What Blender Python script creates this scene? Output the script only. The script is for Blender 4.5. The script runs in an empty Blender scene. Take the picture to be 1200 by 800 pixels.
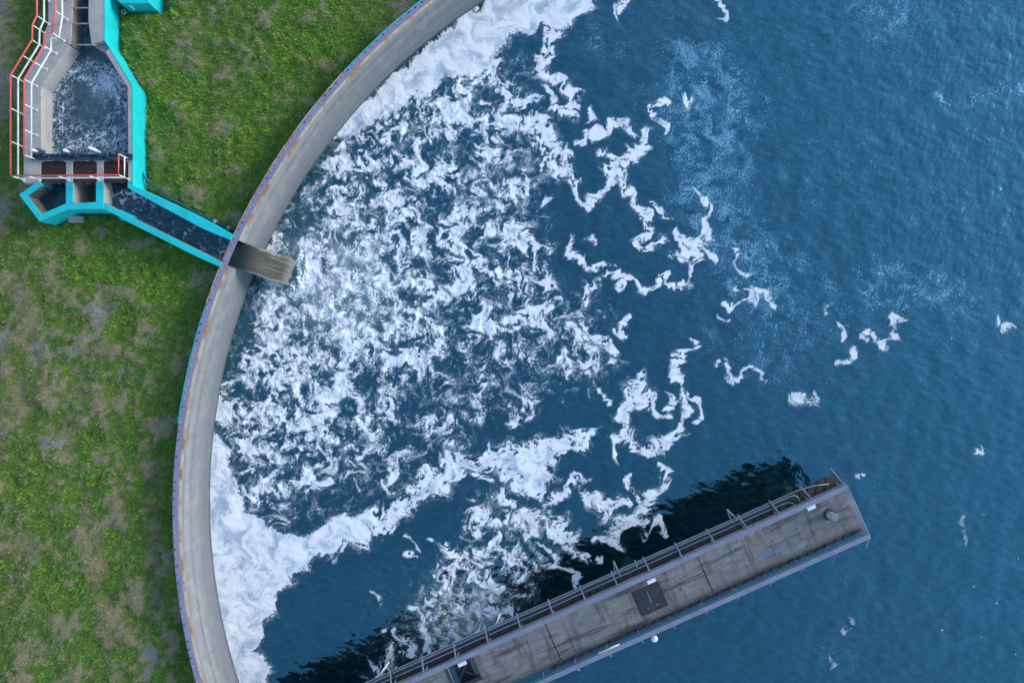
import bpy, bmesh, math, random
WSTEP=.052; WIOR=3.0; WTINT=(.28,.80,1,1); NBLADE=560000; SKY_DUST=.3; SKY_STR=.15; SUN=1.5; EXPO=.98
import numpy as np
# ---------------------------------------------------------------- foam field
# coordinates: photo pixels on the water plane, y down
def sstep(a,b,x):
    t=np.clip((x-a)/(b-a),0,1); return t*t*(3-2*t)
class Tex:
    """tileable band-limited gaussian noise, 'n' samples, feature size lam samples"""
    def __init__(s,seed,lam,n=1024,octs=1,gain=.5,step=1.0):
        r=np.random.default_rng(seed); w=r.standard_normal((n,n)); f=np.fft.rfft2(w)
        ky=np.fft.fftfreq(n)[:,None]; kx=np.fft.rfftfreq(n)[None,:]; k=np.hypot(kx,ky)
        sp=0
        for o in range(octs):
            k0=(2**o)/lam; sp=sp+(gain**o)*np.exp(-((k-k0)/(k0*.45))**2)/k0
        sp[0,0]=0
        t=np.fft.irfft2(f*sp,s=(n,n)); t/=t.std(); s.t=t.astype(np.float32); s.n=n; s.st=step
    def __call__(s,x,y):
        n=s.n; x=np.asarray(x,np.float32)/s.st; y=np.asarray(y,np.float32)/s.st
        xf=np.floor(x); yf=np.floor(y); fx=x-xf; fy=y-yf
        i=xf.astype(np.int32)%n; j=yf.astype(np.int32)%n; i1=(i+1)%n; j1=(j+1)%n; t=s.t
        return (t[j,i]*(1-fx)+t[j,i1]*fx)*(1-fy)+(t[j1,i]*(1-fx)+t[j1,i1]*fx)*fy
class Grad(Tex):
    def __init__(s,*a,**k):
        super().__init__(*a,**k); t=s.t
        gx=(np.roll(t,-1,1)-np.roll(t,1,1))/2; gy=(np.roll(t,-1,0)-np.roll(t,1,0))/2
        m=np.sqrt((gx**2+gy**2).mean()); s.a=Tex.__new__(Tex); s.a.__dict__.update(n=s.n,st=s.st,t=gy/m)
        s.b=Tex.__new__(Tex); s.b.__dict__.update(n=s.n,st=s.st,t=-gx/m)
    def vel(s,x,y): return s.a(x,y),s.b(x,y)

X0,X1,Y0,Y1=-60,1420,-160,960; Q=2.0        # painted control map, 2 px cells
cw=int((X1-X0)/Q); ch=int((Y1-Y0)/Q)
cy,cx=np.mgrid[0:ch,0:cw].astype(np.float32); cx=cx*Q+X0; cy=cy*Q+Y0
def stroke(pts):
    """pts (x,y,halfwidth): returns soft profile 1 at the line, 0 at the half width"""
    out=np.zeros_like(cx)
    if len(pts)==1: pts=[pts[0],(pts[0][0]+.5,pts[0][1],pts[0][2])]
    for (ax,ay,aw),(bx,by,bw) in zip(pts[:-1],pts[1:]):
        m=max(aw,bw)*2+4
        x0=int((min(ax,bx)-m-X0)/Q); x1=int((max(ax,bx)+m-X0)/Q)+1; y0=int((min(ay,by)-m-Y0)/Q); y1=int((max(ay,by)+m-Y0)/Q)+1
        x0=max(x0,0);y0=max(y0,0);x1=min(x1,cw);y1=min(y1,ch)
        if x0>=x1 or y0>=y1: continue
        px=cx[y0:y1,x0:x1]; py=cy[y0:y1,x0:x1]
        dx,dy=bx-ax,by-ay; t=np.clip(((px-ax)*dx+(py-ay)*dy)/(dx*dx+dy*dy+1e-6),0,1)
        d=np.hypot(px-ax-t*dx,py-ay-t*dy)/(aw+t*(bw-aw))
        out[y0:y1,x0:x1]=np.maximum(out[y0:y1,x0:x1],1.15-sstep(.1,1.9,d)*1.15)
    return out
def blur(a,r):
    k=int(3*r/Q)+1; g=np.exp(-.5*(np.arange(-k,k+1)*Q/r)**2); g/=g.sum()
    p=np.pad(a,k,mode='edge'); p=sum(g[i]*p[:,i:i+a.shape[1]] for i in range(2*k+1))
    return sum(g[i]*p[i:i+a.shape[0]] for i in range(2*k+1))
def poly(pts,r):
    m=np.zeros(cx.shape,bool); n=len(pts)
    for i in range(n):
        (ax,ay),(bx,by)=pts[i],pts[(i+1)%n]
        if ay==by: continue
        m^=((ay>cy)!=(by>cy))&(cx<(bx-ax)*(cy-ay)/(by-ay)+ax)
    return blur(m.astype(np.float32),r)
SOLID=[[(200,500),(262,505),(276,560),(296,600),(318,625),(360,620),(400,605),(436,600),(450,612),(420,640),(380,650),(350,672),(335,690),(322,715),(306,735),(303,755),(312,775),(318,800),(330,850),(345,900),(360,960),(200,960)],
 [(380,150),(440,105),(500,55),(560,0),(565,-160),(790,-160),(730,-50),(703,0),(690,16),(664,32),(640,28),(622,40),(600,52),(580,64),(572,85),(545,92),(515,98),(480,124),(440,146),(400,170)]]
SOLID.append([(436,604),(480,577),(508,553),(530,537),(560,530),(600,531),(640,517),(690,501),(696,509),(655,538),(652,568),(632,580),(606,571),(580,554),(540,557),(510,582),(480,600),(450,615)])
WISP=[[(395,632,20),(440,612,15),(480,585,13),(500,570,15),(530,545,14),(560,540,14),(600,540,18),(640,528,16),(690,508,9)],
 [(600,548,20),(625,560,20),(640,560,12)],
 [(640,28,8),(650,37,8),(643,54,8),(633,78,8),(656,94,7),(670,115,8),(663,132,9),(650,128,6)],
 [(585,140,6),(616,147,8),(636,138,9),(643,159,12),(636,169,14),(663,184,7)],
 [(574,90,6),(589,101,6),(594,125,6)],[(608,118,9),(622,116,9)],[(600,98,3),(588,84,4)],[(640,100,3),(646,118,4)],
 [(568,118,5),(574,124,4)],
 [(643,192,6),(656,202,11),(672,204,8)],
 [(673,216,4),(677,233,4),(687,240,6),(700,233,5),(704,216,5),(717,202,9),(731,192,9),(737,182,7)],
 [(670,167,3),(697,159,5),(721,145,6),(734,145,7),(744,157,3)],[(694,138,7)],
 [(704,175,4),(721,189,5),(740,186,5),(754,172,7),(758,160,6)],
 [(722,205,8),(731,213,8),(741,229,5),(748,242,5),(759,255,7),(757,269,7),(746,282,5),(762,292,4),(776,284,6)],
 [(793,275,4),(806,284,9),(818,284,12),(824,272,7),(829,262,4)],[(789,302,5),(804,296,7),(816,286,10),(834,303,5)],[(814,292,7),(810,316,4),(808,335,3)],
 [(722,336,4),(742,333,4),(762,343,3),(779,323,4),(782,332,4),(796,336,3),(806,326,2)],[(700,326,2),(722,318,4),(735,326,5)],
 [(668,282,4),(675,302,5),(695,313,4),(719,311,2)],[(690,280,5),(700,283,2)],[(622,240,2),(648,232,4)],[(632,196,3),(638,186,3)],
 [(776,245,4),(768,240,2),(770,250,3),(786,252,2)],[(798,116,4),(806,122,7)],[(766,127,4),(773,118,5),(776,150,3)],
 [(816,225,2),(830,248,2),(827,264,2)],[(856,292,2),(864,299,2.5),(869,321,3),(874,324,2)],[(868,335,1.5),(874,345,2)],
 [(843,362,3),(857,357,4),(877,352,5),(897,340,5),(904,358,3)],[(876,352,6),(884,350,6)],[(846,374,2),(856,370,2)],
 [(594,266,9),(611,279,11),(624,292,8),(627,313,5)],[(641,330,6),(648,345,4)],[(685,338,6),(690,350,4)],[(596,318,6),(604,322,5)],[(612,358,6),(625,362,7),(648,372,4)],
 [(661,420,8),(665,432,6)],[(684,432,6),(697,430,9)],[(694,394,8),(708,402,7),(718,412,4)],[(742,375,4),(736,382,4),(729,390,5),(722,384,2)],[(600,372,8),(630,375,6),(640,392,4)],
 [(752,438,4),(746,452,12),(752,462,13),(757,475,8),(776,490,4)],[(742,474,7),(725,485,6),(730,500,5),(724,518,6),(723,538,4)],
 [(730,512,5),(744,514,7),(756,524,9),(776,525,7),(788,516,7),(798,502,6),(803,488,6),(800,468,5)],[(784,480,4),(793,458,4),(796,434,6),(796,421,6),(803,407,5),(815,408,3)],
 [(806,461,2),(814,466,2),(819,480,3),(818,494,2)],[(703,455,2),(715,470,3)],[(776,460,4),(786,470,3)],
 [(770,543,2),(783,550,5),(777,562,6),(769,572,7),(762,590,8),(742,606,9),(719,623,9)],
 [(690,578,8),(708,594,13),(722,590,9),(734,586,4)],[(648,618,10),(662,622,14),(672,632,6),(655,632,8)],[(690,560,3),(675,566,6),(660,580,6),(638,590,6)],[(700,632,3),(720,640,6),(728,632,5)],
 [(750,624,5),(770,612,5),(780,620,3)],[(756,590,4),(735,562,3)],
 [(587,576,5),(600,590,5),(596,606,4)],[(562,560,4),(570,572,4)],[(566,600,6),(576,612,7),(586,614,5)],
 [(837,432,3),(850,430,4),(858,438,5),(870,431,3),(886,435,2.5),(898,444,2)],
 [(925,461,4),(938,468,6),(950,471,5),(962,466,5)],
 [(1014,396,4),(1017,385,3.5),(1028,395,4),(1038,404,4),(1049,394,4),(1050,376,5),(1060,372,4),(1066,376,3)],[(982,426,4),(990,416,3),(1000,409,2)],
 [(971,366,2),(973,372,3)],[(982,389,4),(988,391,3)],[(1165,374,3),(1178,380,4),(1192,386,2)],
 [(844,2,2.5),(848,18,3),(836,25,2)],[(737,2,6),(730,10,4),(717,12,3),(716,20,3)],[(800,392,1.5),(812,398,2)],
 [(530,668,6),(520,680,5),(512,690,5),(504,708,5),(497,730,4),(500,750,4),(502,762,3)],
 [(556,680,7),(572,676,10),(582,687,7)],[(582,690,4),(582,706,4),(572,716,8),(560,720,5)],[(586,718,4),(602,721,4)],
 [(570,600,4),(582,622,5),(580,638,6),(592,652,3)],[(555,650,2),(572,640,5)],[(525,640,6),(532,650,6),(538,660,3)],[(481,630,3),(484,640,4),(482,652,3)],[(510,640,3)],
 [(466,740,4),(476,753,5),(486,767,5)],[(432,772,4),(446,786,4)],[(452,745,3)],[(440,700,3),(450,712,2)],
 [(628,635,2),(637,640,2.5),(647,650,3),(655,665,3),(666,672,4),(672,678,4),(681,688,2)],
 [(664,640,4),(672,650,6),(684,652,5),(700,652,4)],
 [(992,722,2),(995,732,3),(992,742,2)],[(970,772,2),(977,778,4)],[(962,760,3)],[(1013,549,2),(1008,556,3)],
 [(1140,527,2),(1152,522,2)],[(1148,597,2)],[(1131,600,1.5),(1132,640,2)],
 [(325,440,5),(345,450,6),(352,462,5)],[(295,470,7),(310,480,8)]]
LACE=[(.55,[(405,150),(345,215),(312,262),(300,300),(272,400),(258,470),(300,470),(340,330),(370,230),(430,170)],8),(1.0,[(400,150),(480,110),(570,90),(596,140),(604,230),(628,310),(606,352),(560,400),(500,440),(440,480),(420,520),(380,560),(330,600),(296,615),(270,560),(256,500),(268,440),(300,370),(350,310),(352,235)],12),
 (.50,[(596,140),(640,180),(640,330),(720,400),(700,440),(560,500),(480,560),(430,590),(380,570),(330,600),(440,470),(560,400)],18),
 (.45,[(640,330),(700,330),(720,400),(720,440),(640,470),(560,520),(560,470)],18),
 (.5,[(540,575),(620,580),(660,640),(600,720),(560,760),(470,800),(420,790),(480,740),(490,680),(540,650)],16)]
LACE+=[(1.15,[(270,440),(320,400),(400,420),(430,450),(400,500),(350,540),(320,600),(290,610),(262,520)],14),(1.15,[(420,190),(470,130),(560,110),(600,130),(590,240),(540,290),(480,260),(430,280)],18),(1.3,[(400,160),(440,130),(520,100),(580,80),(600,120),(590,165),(540,170),(500,150),(460,190),(400,220)],10),(1.2,[(262,480),(300,440),(360,440),(400,480),(350,520),(330,560),(340,600),(310,615),(275,570)],10),(.8,[(600,130),(625,150),(640,200),(620,260),(640,330),(600,340),(590,240)],10)]
CORE=[(1.0,[(330,320),(350,280),(400,270),(470,290),(500,340),(480,420),(420,450),(350,460),(300,430),(300,380)],18)]
VOID=[[(392,160,8),(350,215,12),(322,260,12)],[(292,345,8),(276,400,8),(268,440,5)],[(572,121,17)],[(600,80,14),(628,86,14)],[(608,100,8)],[(475,172,9)],[(535,180,12),(545,200,10)],[(545,235,14)],
 [(650,150,2)],[(585,200,14)],[(620,245,14)],[(500,200,8)],[(515,250,9)],[(452,205,6)],[(560,330,10)],[(520,370,10)],[(470,330,7)],[(540,450,14)],[(430,560,12)],[(370,600,12),(400,590,8)],[(480,510,14)],[(575,300,8)],[(570,255,8)],[(300,560,5)],[(300,626,4)],[(486,150,6)],[(493,104,5)],[(520,100,5)],[(466,180,7)],[(620,50,3),(630,42,3)],[(560,58,3),(575,50,3)]]
SPECK=[(.34,[(690,-120),(1260,-120),(1260,420),(1100,470),(880,480),(800,400),(760,250),(700,120)],40),(1.0,[(760,60),(800,30),(870,40),(890,110),(920,100),(890,160),(890,260),(960,300),(920,380),(880,400),(840,330),(790,260),(770,160)],16),
 (.8,[(985,0),(985,-160),(1100,-160),(1092,0),(1095,30),(1060,55),(1000,50)],7),(.6,[(1100,-40),(1260,-60),(1260,35),(1130,40)],8),
 (.75,[(1040,125),(1100,105),(1160,95),(1260,60),(1260,125),(1100,130),(1060,140)],9),(.6,[(1050,215),(1090,205),(1130,215),(1090,228),(1055,232)],5),
 (.75,[(1045,262),(1075,240),(1170,225),(1150,238),(1090,260),(1055,272)],5),
 (.85,[(1000,300),(1080,300),(1140,325),(1170,362),(1185,385),(1150,385),(1080,360),(1050,372),(1010,370),(990,330)],10),
 (.7,[(890,330),(990,300),(1010,380),(950,420),(960,460),(900,460),(860,440),(850,400)],14),(.7,[(815,390),(840,370),(846,400),(820,420)],6),
 (.6,[(680,20),(745,20),(750,60),(700,85),(675,60)],10),(.45,[(880,140),(1040,100),(1080,180),(1000,280),(900,260)],24),
 (.5,[(980,650),(1010,660),(1000,700),(975,690)],8),(.35,[(985,720),(1015,700),(1010,800),(985,790)],8),(.35,[(940,740),(980,740),(990,790),(940,790)],8),(.4,[(1000,540),(1040,540),(1060,590),(1010,600)],10),
 (.35,[(890,465),(960,470),(940,490),(890,480)],8),(.5,[(740,70),(800,110),(790,170),(760,190),(740,160)],10),
 (.35,[(420,650),(540,640),(500,760),(420,800),(390,780)],20)]
CELL=[(1.0,[(500,700),(530,680),(580,690),(600,715),(560,740),(510,765),(498,740)],8)]
def make_control():
    c={}
    S=np.zeros_like(cx)
    for i,p in enumerate(SOLID): S=np.maximum(S,poly(p,6)*(.97 if i<2 else .80))
    W=np.zeros_like(cx)
    for s in WISP: W=np.maximum(W,stroke(s))
    V=np.zeros_like(cx)
    for s in VOID: V=np.maximum(V,np.minimum(stroke(s),1))
    def lay(L):
        o=np.zeros_like(cx)
        for a,p,r in L: o=np.maximum(o,a*poly(p,r))
        return o
    return dict(S=S,W=W,V=V,L=lay(LACE),K=lay(SPECK),C=lay(CORE),E=lay(CELL))
def samp(a,x,y):
    x=np.clip((x-X0)/Q,0,cw-1.01); y=np.clip((y-Y0)/Q,0,ch-1.01); i=x.astype(np.int32); j=y.astype(np.int32); fx=x-i; fy=y-j
    return (a[j,i]*(1-fx)+a[j,i+1]*fx)*(1-fy)+(a[j+1,i]*(1-fx)+a[j+1,i+1]*fx)*fy
def cells(x,y,size,seed):
    """distance from the border of jittered cells: 0 on a border, about 1 in a middle"""
    r=np.random.default_rng(seed); n=256; jx=r.random((n,n)).astype(np.float32); jy=r.random((n,n)).astype(np.float32)
    u=x/size; v=y/size; iu=np.floor(u).astype(np.int32); iv=np.floor(v).astype(np.int32)
    f1=np.full(x.shape,9,np.float32); f2=f1.copy()
    for dj in (-1,0,1):
        for di in (-1,0,1):
            ci=iu+di; cj=iv+dj; d=np.hypot(ci+jx[cj%n,ci%n]-u,cj+jy[cj%n,ci%n]-v)
            f2=np.minimum(f2,np.maximum(f1,d)); f1=np.minimum(f1,d)
    return f2-f1
def foam_field(x,y):
    """x,y photo px arrays -> foam cover, film, speckle, aeration"""
    x=x.astype(np.float32); y=y.astype(np.float32)
    c=make_control()
    E1=Grad(11,80); E2=Grad(12,34); E3=Grad(13,15,step=.6)
    ax,ay=x.copy(),y.copy(); tx,ty=x.copy(),y.copy()
    Lg=np.clip(samp(c['L'],x,y)+samp(c['C'],x,y),0,1)
    far=1-.35*Lg
    for it in range(14):                       # placement: slow large eddies; texture: the same, a little stronger
        a=E1.vel(ax,ay); b=E2.vel(ax,ay); d=E3.vel(ax,ay)
        ax=ax+far*(.50*a[0]+.65*b[0]+.20*d[0]); ay=ay+far*(.50*a[1]+.65*b[1]+.20*d[1])
        a=E1.vel(tx,ty); b=E2.vel(tx,ty); d=E3.vel(tx,ty)
        tx=tx+far*(.6*a[0]+.85*b[0]+.36*d[0]); ty=ty+far*(.6*a[1]+.85*b[1]+.36*d[1])
    mx,my=(ax+x)/2,(ay+y)/2; hx,hy=.5*x+.5*tx,.5*y+.5*ty
    N0=Tex(20,62,octs=1); N1=Tex(21,46,octs=3,gain=.55,step=1.05); N2=Tex(22,19,octs=2,gain=.6,step=.68); N3=Tex(23,8,octs=2,gain=.7,step=.5); R=Tex(24,34,octs=2,gain=.55,step=.85); R2=Tex(25,13,octs=2,step=.5); H=Tex(26,24,step=.95); F1=Tex(27,7,octs=3,gain=.75,step=.5)
    ex,ey=.7*x+.3*tx,.7*y+.3*ty
    S=samp(c['S'],mx,my); V=samp(c['V'],hx,hy); W=samp(c['W'],mx,my); L=samp(c['L'],mx,my); K=samp(c['K'],mx,my); C=samp(c['C'],x,y); E=samp(c['E'],x,y)
    n0=N0(mx,my); n1=N1(tx,ty); n2=N2(hx,hy); n3=N3(hx,hy); n3b=N3(ex+50,ey); fz=F1(ex,ey)
    # flow fans out of the jet: stretch the finest texture along it
    dx,dy=x-330,y-318; r=np.hypot(dx,dy)+1; th=np.arctan2(dy,dx)
    fan=Tex(33,9,octs=3,gain=.6,step=.5)(th*95+n2*2.5,r*.28+n3)
    rid=1-np.abs(R(tx,ty))*1.5; rid2=1-np.abs(R2(ex,ey))*1.6
    w1=cells(.6*x+.4*ax+2.5*n2,.6*y+.4*ay+2.5*n3,33,5); w2=cells(.7*x+.3*ax+2*n3,.7*y+.3*ay+2*n3b,15,6)
    net=.75*(1-sstep(.05,.55,w1))+.4*(1-sstep(.03,.45,w2))
    hol=sstep(.30,1.2,H(mx,my))
    gate=sstep(0,.25,L)
    lace=gate*(-.235+.72*np.sqrt(L)+.17*n0+.13*n1+.10*n2+.05*n3+.075*fz+.07*fan+.34*(net-.33)+.15*(rid-.2)-.26*hol)
    v=1.35*W
    wisp=v*(.60+.16*n2+.08*n3+.07*fz+.12*rid+.07*n1)
    dim=1-.55*sstep(560,600,y)*sstep(890,960,x)-.12*sstep(780,900,x)
    wisp=wisp*(1-.25*(1-dim))
    val=np.maximum(lace*(1-.5*V),wisp*(1-.3*V))
    sol=S*(1.02+.08*n2+.04*n3+.07*fz)-(1-S)*(.10+.12*np.abs(n2)-.06*fz)*(1-.85*V)
    val=np.maximum(val,np.where(S>.25,sol,0))
    cover=sstep(.44,.68,val)*dim
    core=C*(.30+.10*fan+.08*n1+.06*n2+.05*fz+.34*(1-sstep(.03,.40,w2))+.22*(1-sstep(.05,.45,w1)))-.16*C*hol
    dj=np.hypot((x-352)/16,(y-322)/20); core=core+.55*np.exp(-(dj-.75)**2*3)*(.6+.3*n3+.3*fz)*sstep(-10,8,(x-346)*.93+(y-322)*.3)
    cover=np.maximum(cover,sstep(.36,.86,core)*.96)
    ce=cells(mx+2*n3,my+2*n2,17,8)
    cover=np.maximum(cover,E*(1-sstep(.04,.30,ce))*np.clip(.65+.25*fz+.2*n2,0,1))
    fil=np.maximum((1-sstep(.02,.17,w1+.04*fz+.03*n3))*np.clip(.55+.5*n1+.2*n2,0,1)*.8,(1-sstep(.02,.15,w2+.05*fz))*np.clip(.35+.5*n2+.3*n0,0,1)*.6)*sstep(.1,.6,L+.5*W+.5*V)*(1-.3*V)
    cover=np.maximum(cover,fil*dim)
    # thin translucent veils
    film=sstep(.10,.55,val+.05*n1)*np.clip(.30+.22*n2+.18*fz+.16*rid2,0,.85)
    film=np.maximum(film,.60*sstep(.1,.5,L)*sstep(.35,1.2,.45*net+.35*rid+.2*n1+.14*fz))
    cover2=np.clip(np.maximum(cover,film*.55),0,1)
    P=Tex(51,2.9,step=.62,n=2048); P2=Tex(52,40,octs=3,gain=.7)
    sp=K*np.clip(.85+.25*P2(mx,my),0,1.3)
    sk=sstep(.0,.7,P(tx*.3+x*.7,ty*.3+y*.7)+sp*1.5-1.35)*np.clip(.25+.8*sp,0,1)*sstep(0,.2,sp)
    milk=np.clip(.75*K*np.clip(.45+.45*P2(ax*.6,ay),0,1)+.35*sstep(.2,1.6,N1(ax*.5,ay*.8))*sstep(1080,1140,x)*sstep(430,560,y),0,1)
    so=sstep(.4,1,S); inner=np.clip(.82+(1-.6*so)*(.09*n2+.06*fz+.04*n3)+.06*N1(hx*2.1,hy*2.1)+.17*so*N1(ax,ay)+.05*so*fz,.35,1)
    aer=np.clip(1.35*np.exp(-((x-388)**2/62**2+(y-334)**2/50**2))*(.75+.25*n1)*sstep(0,25,np.hypot(x-938,y-584)*-1+691)+ .8*np.exp(-((x-548)**2/45**2+(y-735)**2/32**2)),0,1)
    return dict(cover=cover2,speck=sk,inner=inner,aer=aer,lace=Lg,milk=milk)
# ================================================================ scene
from mathutils import Vector, Matrix
H=45.0; F=800.0                                   # camera height over the water, focal length in px of a 1200 px frame
def P(px,py,z): k=(H-z)/F; return Vector(((px-600)*k,(400-py)*k,z))
scene=bpy.context.scene; COL=scene.collection
rnd=random.Random(5); npr=np.random.default_rng(5)
# ---------------------------------------------------------------- helpers
def link(o,parent=None):
    COL.objects.link(o)
    if parent: o.parent=parent
    return o
def thing(name,label,cat,loc=(0,0,0),rotz=0,group=None):
    o=bpy.data.objects.new(name,None); o.empty_display_size=.3; link(o); o.location=loc; o.rotation_euler=(0,0,rotz)
    o['label']=label; o['category']=cat
    if group: o['group']=group
    return o
def tag(o,label,cat,group=None):
    o['label']=label; o['category']=cat
    if group: o['group']=group
    return o
def kind(o,k): o['kind']=k; return o
def obj(name,bm,mats,parent=None,smooth=False):
    me=bpy.data.meshes.new(name); bm.normal_update(); bm.to_mesh(me); bm.free()
    for m in (mats if isinstance(mats,(list,tuple)) else [mats]): me.materials.append(m)
    if smooth: me.polygons.foreach_set('use_smooth',[True]*len(me.polygons))
    o=bpy.data.objects.new(name,me); return link(o,parent)
def npmesh(name,v,faces,mats,attrs={},smooth=True,parent=None):
    """v (n,3), faces (m,k) constant k"""
    me=bpy.data.meshes.new(name); k=faces.shape[1]; m=len(faces)
    me.vertices.add(len(v)); me.vertices.foreach_set('co',v.astype(np.float32).ravel())
    me.loops.add(m*k); me.loops.foreach_set('vertex_index',faces.astype(np.int32).ravel())
    me.polygons.add(m); me.polygons.foreach_set('loop_start',np.arange(0,m*k,k,dtype=np.int32))
    try: me.polygons.foreach_set('loop_total',np.full(m,k,np.int32))
    except Exception: pass
    me.polygons.foreach_set('use_smooth',np.full(m,smooth,bool)); me.update(calc_edges=True)
    for n,(t,a) in attrs.items():
        at=me.attributes.new(n,t,'POINT'); at.data.foreach_set('value' if t=='FLOAT' else ('color' if t=='FLOAT_COLOR' else 'vector'),a.astype(np.float32).ravel())
    for mm in (mats if isinstance(mats,(list,tuple)) else [mats]): me.materials.append(mm)
    return link(bpy.data.objects.new(name,me),parent)
def box(bm,x0,x1,y0,y1,z0,z1,mi=0,bev=0):
    vs=[bm.verts.new(c) for c in ((x0,y0,z0),(x1,y0,z0),(x1,y1,z0),(x0,y1,z0),(x0,y0,z1),(x1,y0,z1),(x1,y1,z1),(x0,y1,z1))]
    fs=[bm.faces.new([vs[i] for i in q]) for q in ((3,2,1,0),(4,5,6,7),(0,1,5,4),(1,2,6,5),(2,3,7,6),(3,0,4,7))]
    for f in fs: f.material_index=mi
    if bev:
        es=list({e for f in fs for e in f.edges}); bmesh.ops.bevel(bm,geom=es,offset=bev,segments=1,affect='EDGES')
    return vs
def tube(bm,pts,r,n=8,mi=0,cap=True):
    pts=[Vector(p) for p in pts]; rings=[]
    for i,p in enumerate(pts):
        d=(pts[min(i+1,len(pts)-1)]-pts[max(i-1,0)]).normalized()
        a=d.orthogonal().normalized() if abs(d.z)>.95 else d.cross(Vector((0,0,1))).normalized(); b=d.cross(a).normalized()
        rr=r[i] if isinstance(r,(list,tuple)) else r
        rings.append([bm.verts.new(p+rr*(a*math.cos(2*math.pi*k/n)+b*math.sin(2*math.pi*k/n))) for k in range(n)])
    for A,B in zip(rings[:-1],rings[1:]):
        for k in range(n):
            f=bm.faces.new((A[k],A[(k+1)%n],B[(k+1)%n],B[k])); f.material_index=mi; f.smooth=True
    if cap:
        bm.faces.new(rings[0][::-1]).material_index=mi; bm.faces.new(rings[-1]).material_index=mi
def bar(bm,p,q,w,h,mi=0):
    p=Vector(p);q=Vector(q); d=(q-p).normalized(); a=d.cross(Vector((0,0,1)))
    a=a.normalized() if a.length>1e-3 else Vector((1,0,0)); b=d.cross(a).normalized(); a*=w/2; b*=h/2
    vs=[bm.verts.new(e+s*a+t*b) for e in (p,q) for s,t in ((-1,-1),(1,-1),(1,1),(-1,1))]
    for f in ((3,2,1,0),(4,5,6,7),(0,1,5,4),(1,2,6,5),(2,3,7,6),(3,0,4,7)): bm.faces.new([vs[i] for i in f]).material_index=mi
def prism(bm,pts,z0,z1,top=0,side=0,sides=None):
    """pts: plan points (x,y); sides: material index for each edge"""
    a=sum(pts[i][0]*pts[(i+1)%len(pts)][1]-pts[(i+1)%len(pts)][0]*pts[i][1] for i in range(len(pts)))
    sides=list(sides) if sides else [side]*len(pts)
    if a<0:
        pts=pts[::-1]; n=len(pts); sides=[sides[(n-2-i)%n] for i in range(n)]
    lo=[bm.verts.new((p[0],p[1],z0)) for p in pts]; hi=[bm.verts.new((p[0],p[1],z1)) for p in pts]
    f=bm.faces.new(hi); f.material_index=top; bm.faces.new(lo[::-1]).material_index=side
    n=len(pts)
    for i in range(n): bm.faces.new((lo[i],lo[(i+1)%n],hi[(i+1)%n],hi[i])).material_index=sides[i]
def bevel_top(bm,off=.02):
    bm.normal_update()
    es=[e for e in bm.edges if len(e.link_faces)==2 and e.calc_face_angle(0)>.5 and max(v.co.z for v in e.verts)-min(v.co.z for v in e.verts)<.01 and any(f.normal.z>.9 for f in e.link_faces)]
    if es: bmesh.ops.bevel(bm,geom=es,offset=off,segments=1,affect='EDGES')
def plan(pts,z=3.3): return [tuple(P(x,y,z)[:2]) for x,y in pts]
def inside(x,y,pts):
    m=np.zeros(np.shape(x),bool); n=len(pts)
    for i in range(n):
        (ax,ay),(bx,by)=pts[i],pts[(i+1)%n]
        if ay==by: continue
        m^=((ay>y)!=(by>y))&(x<(bx-ax)*(y-ay)/(by-ay)+ax)
    return m
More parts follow.
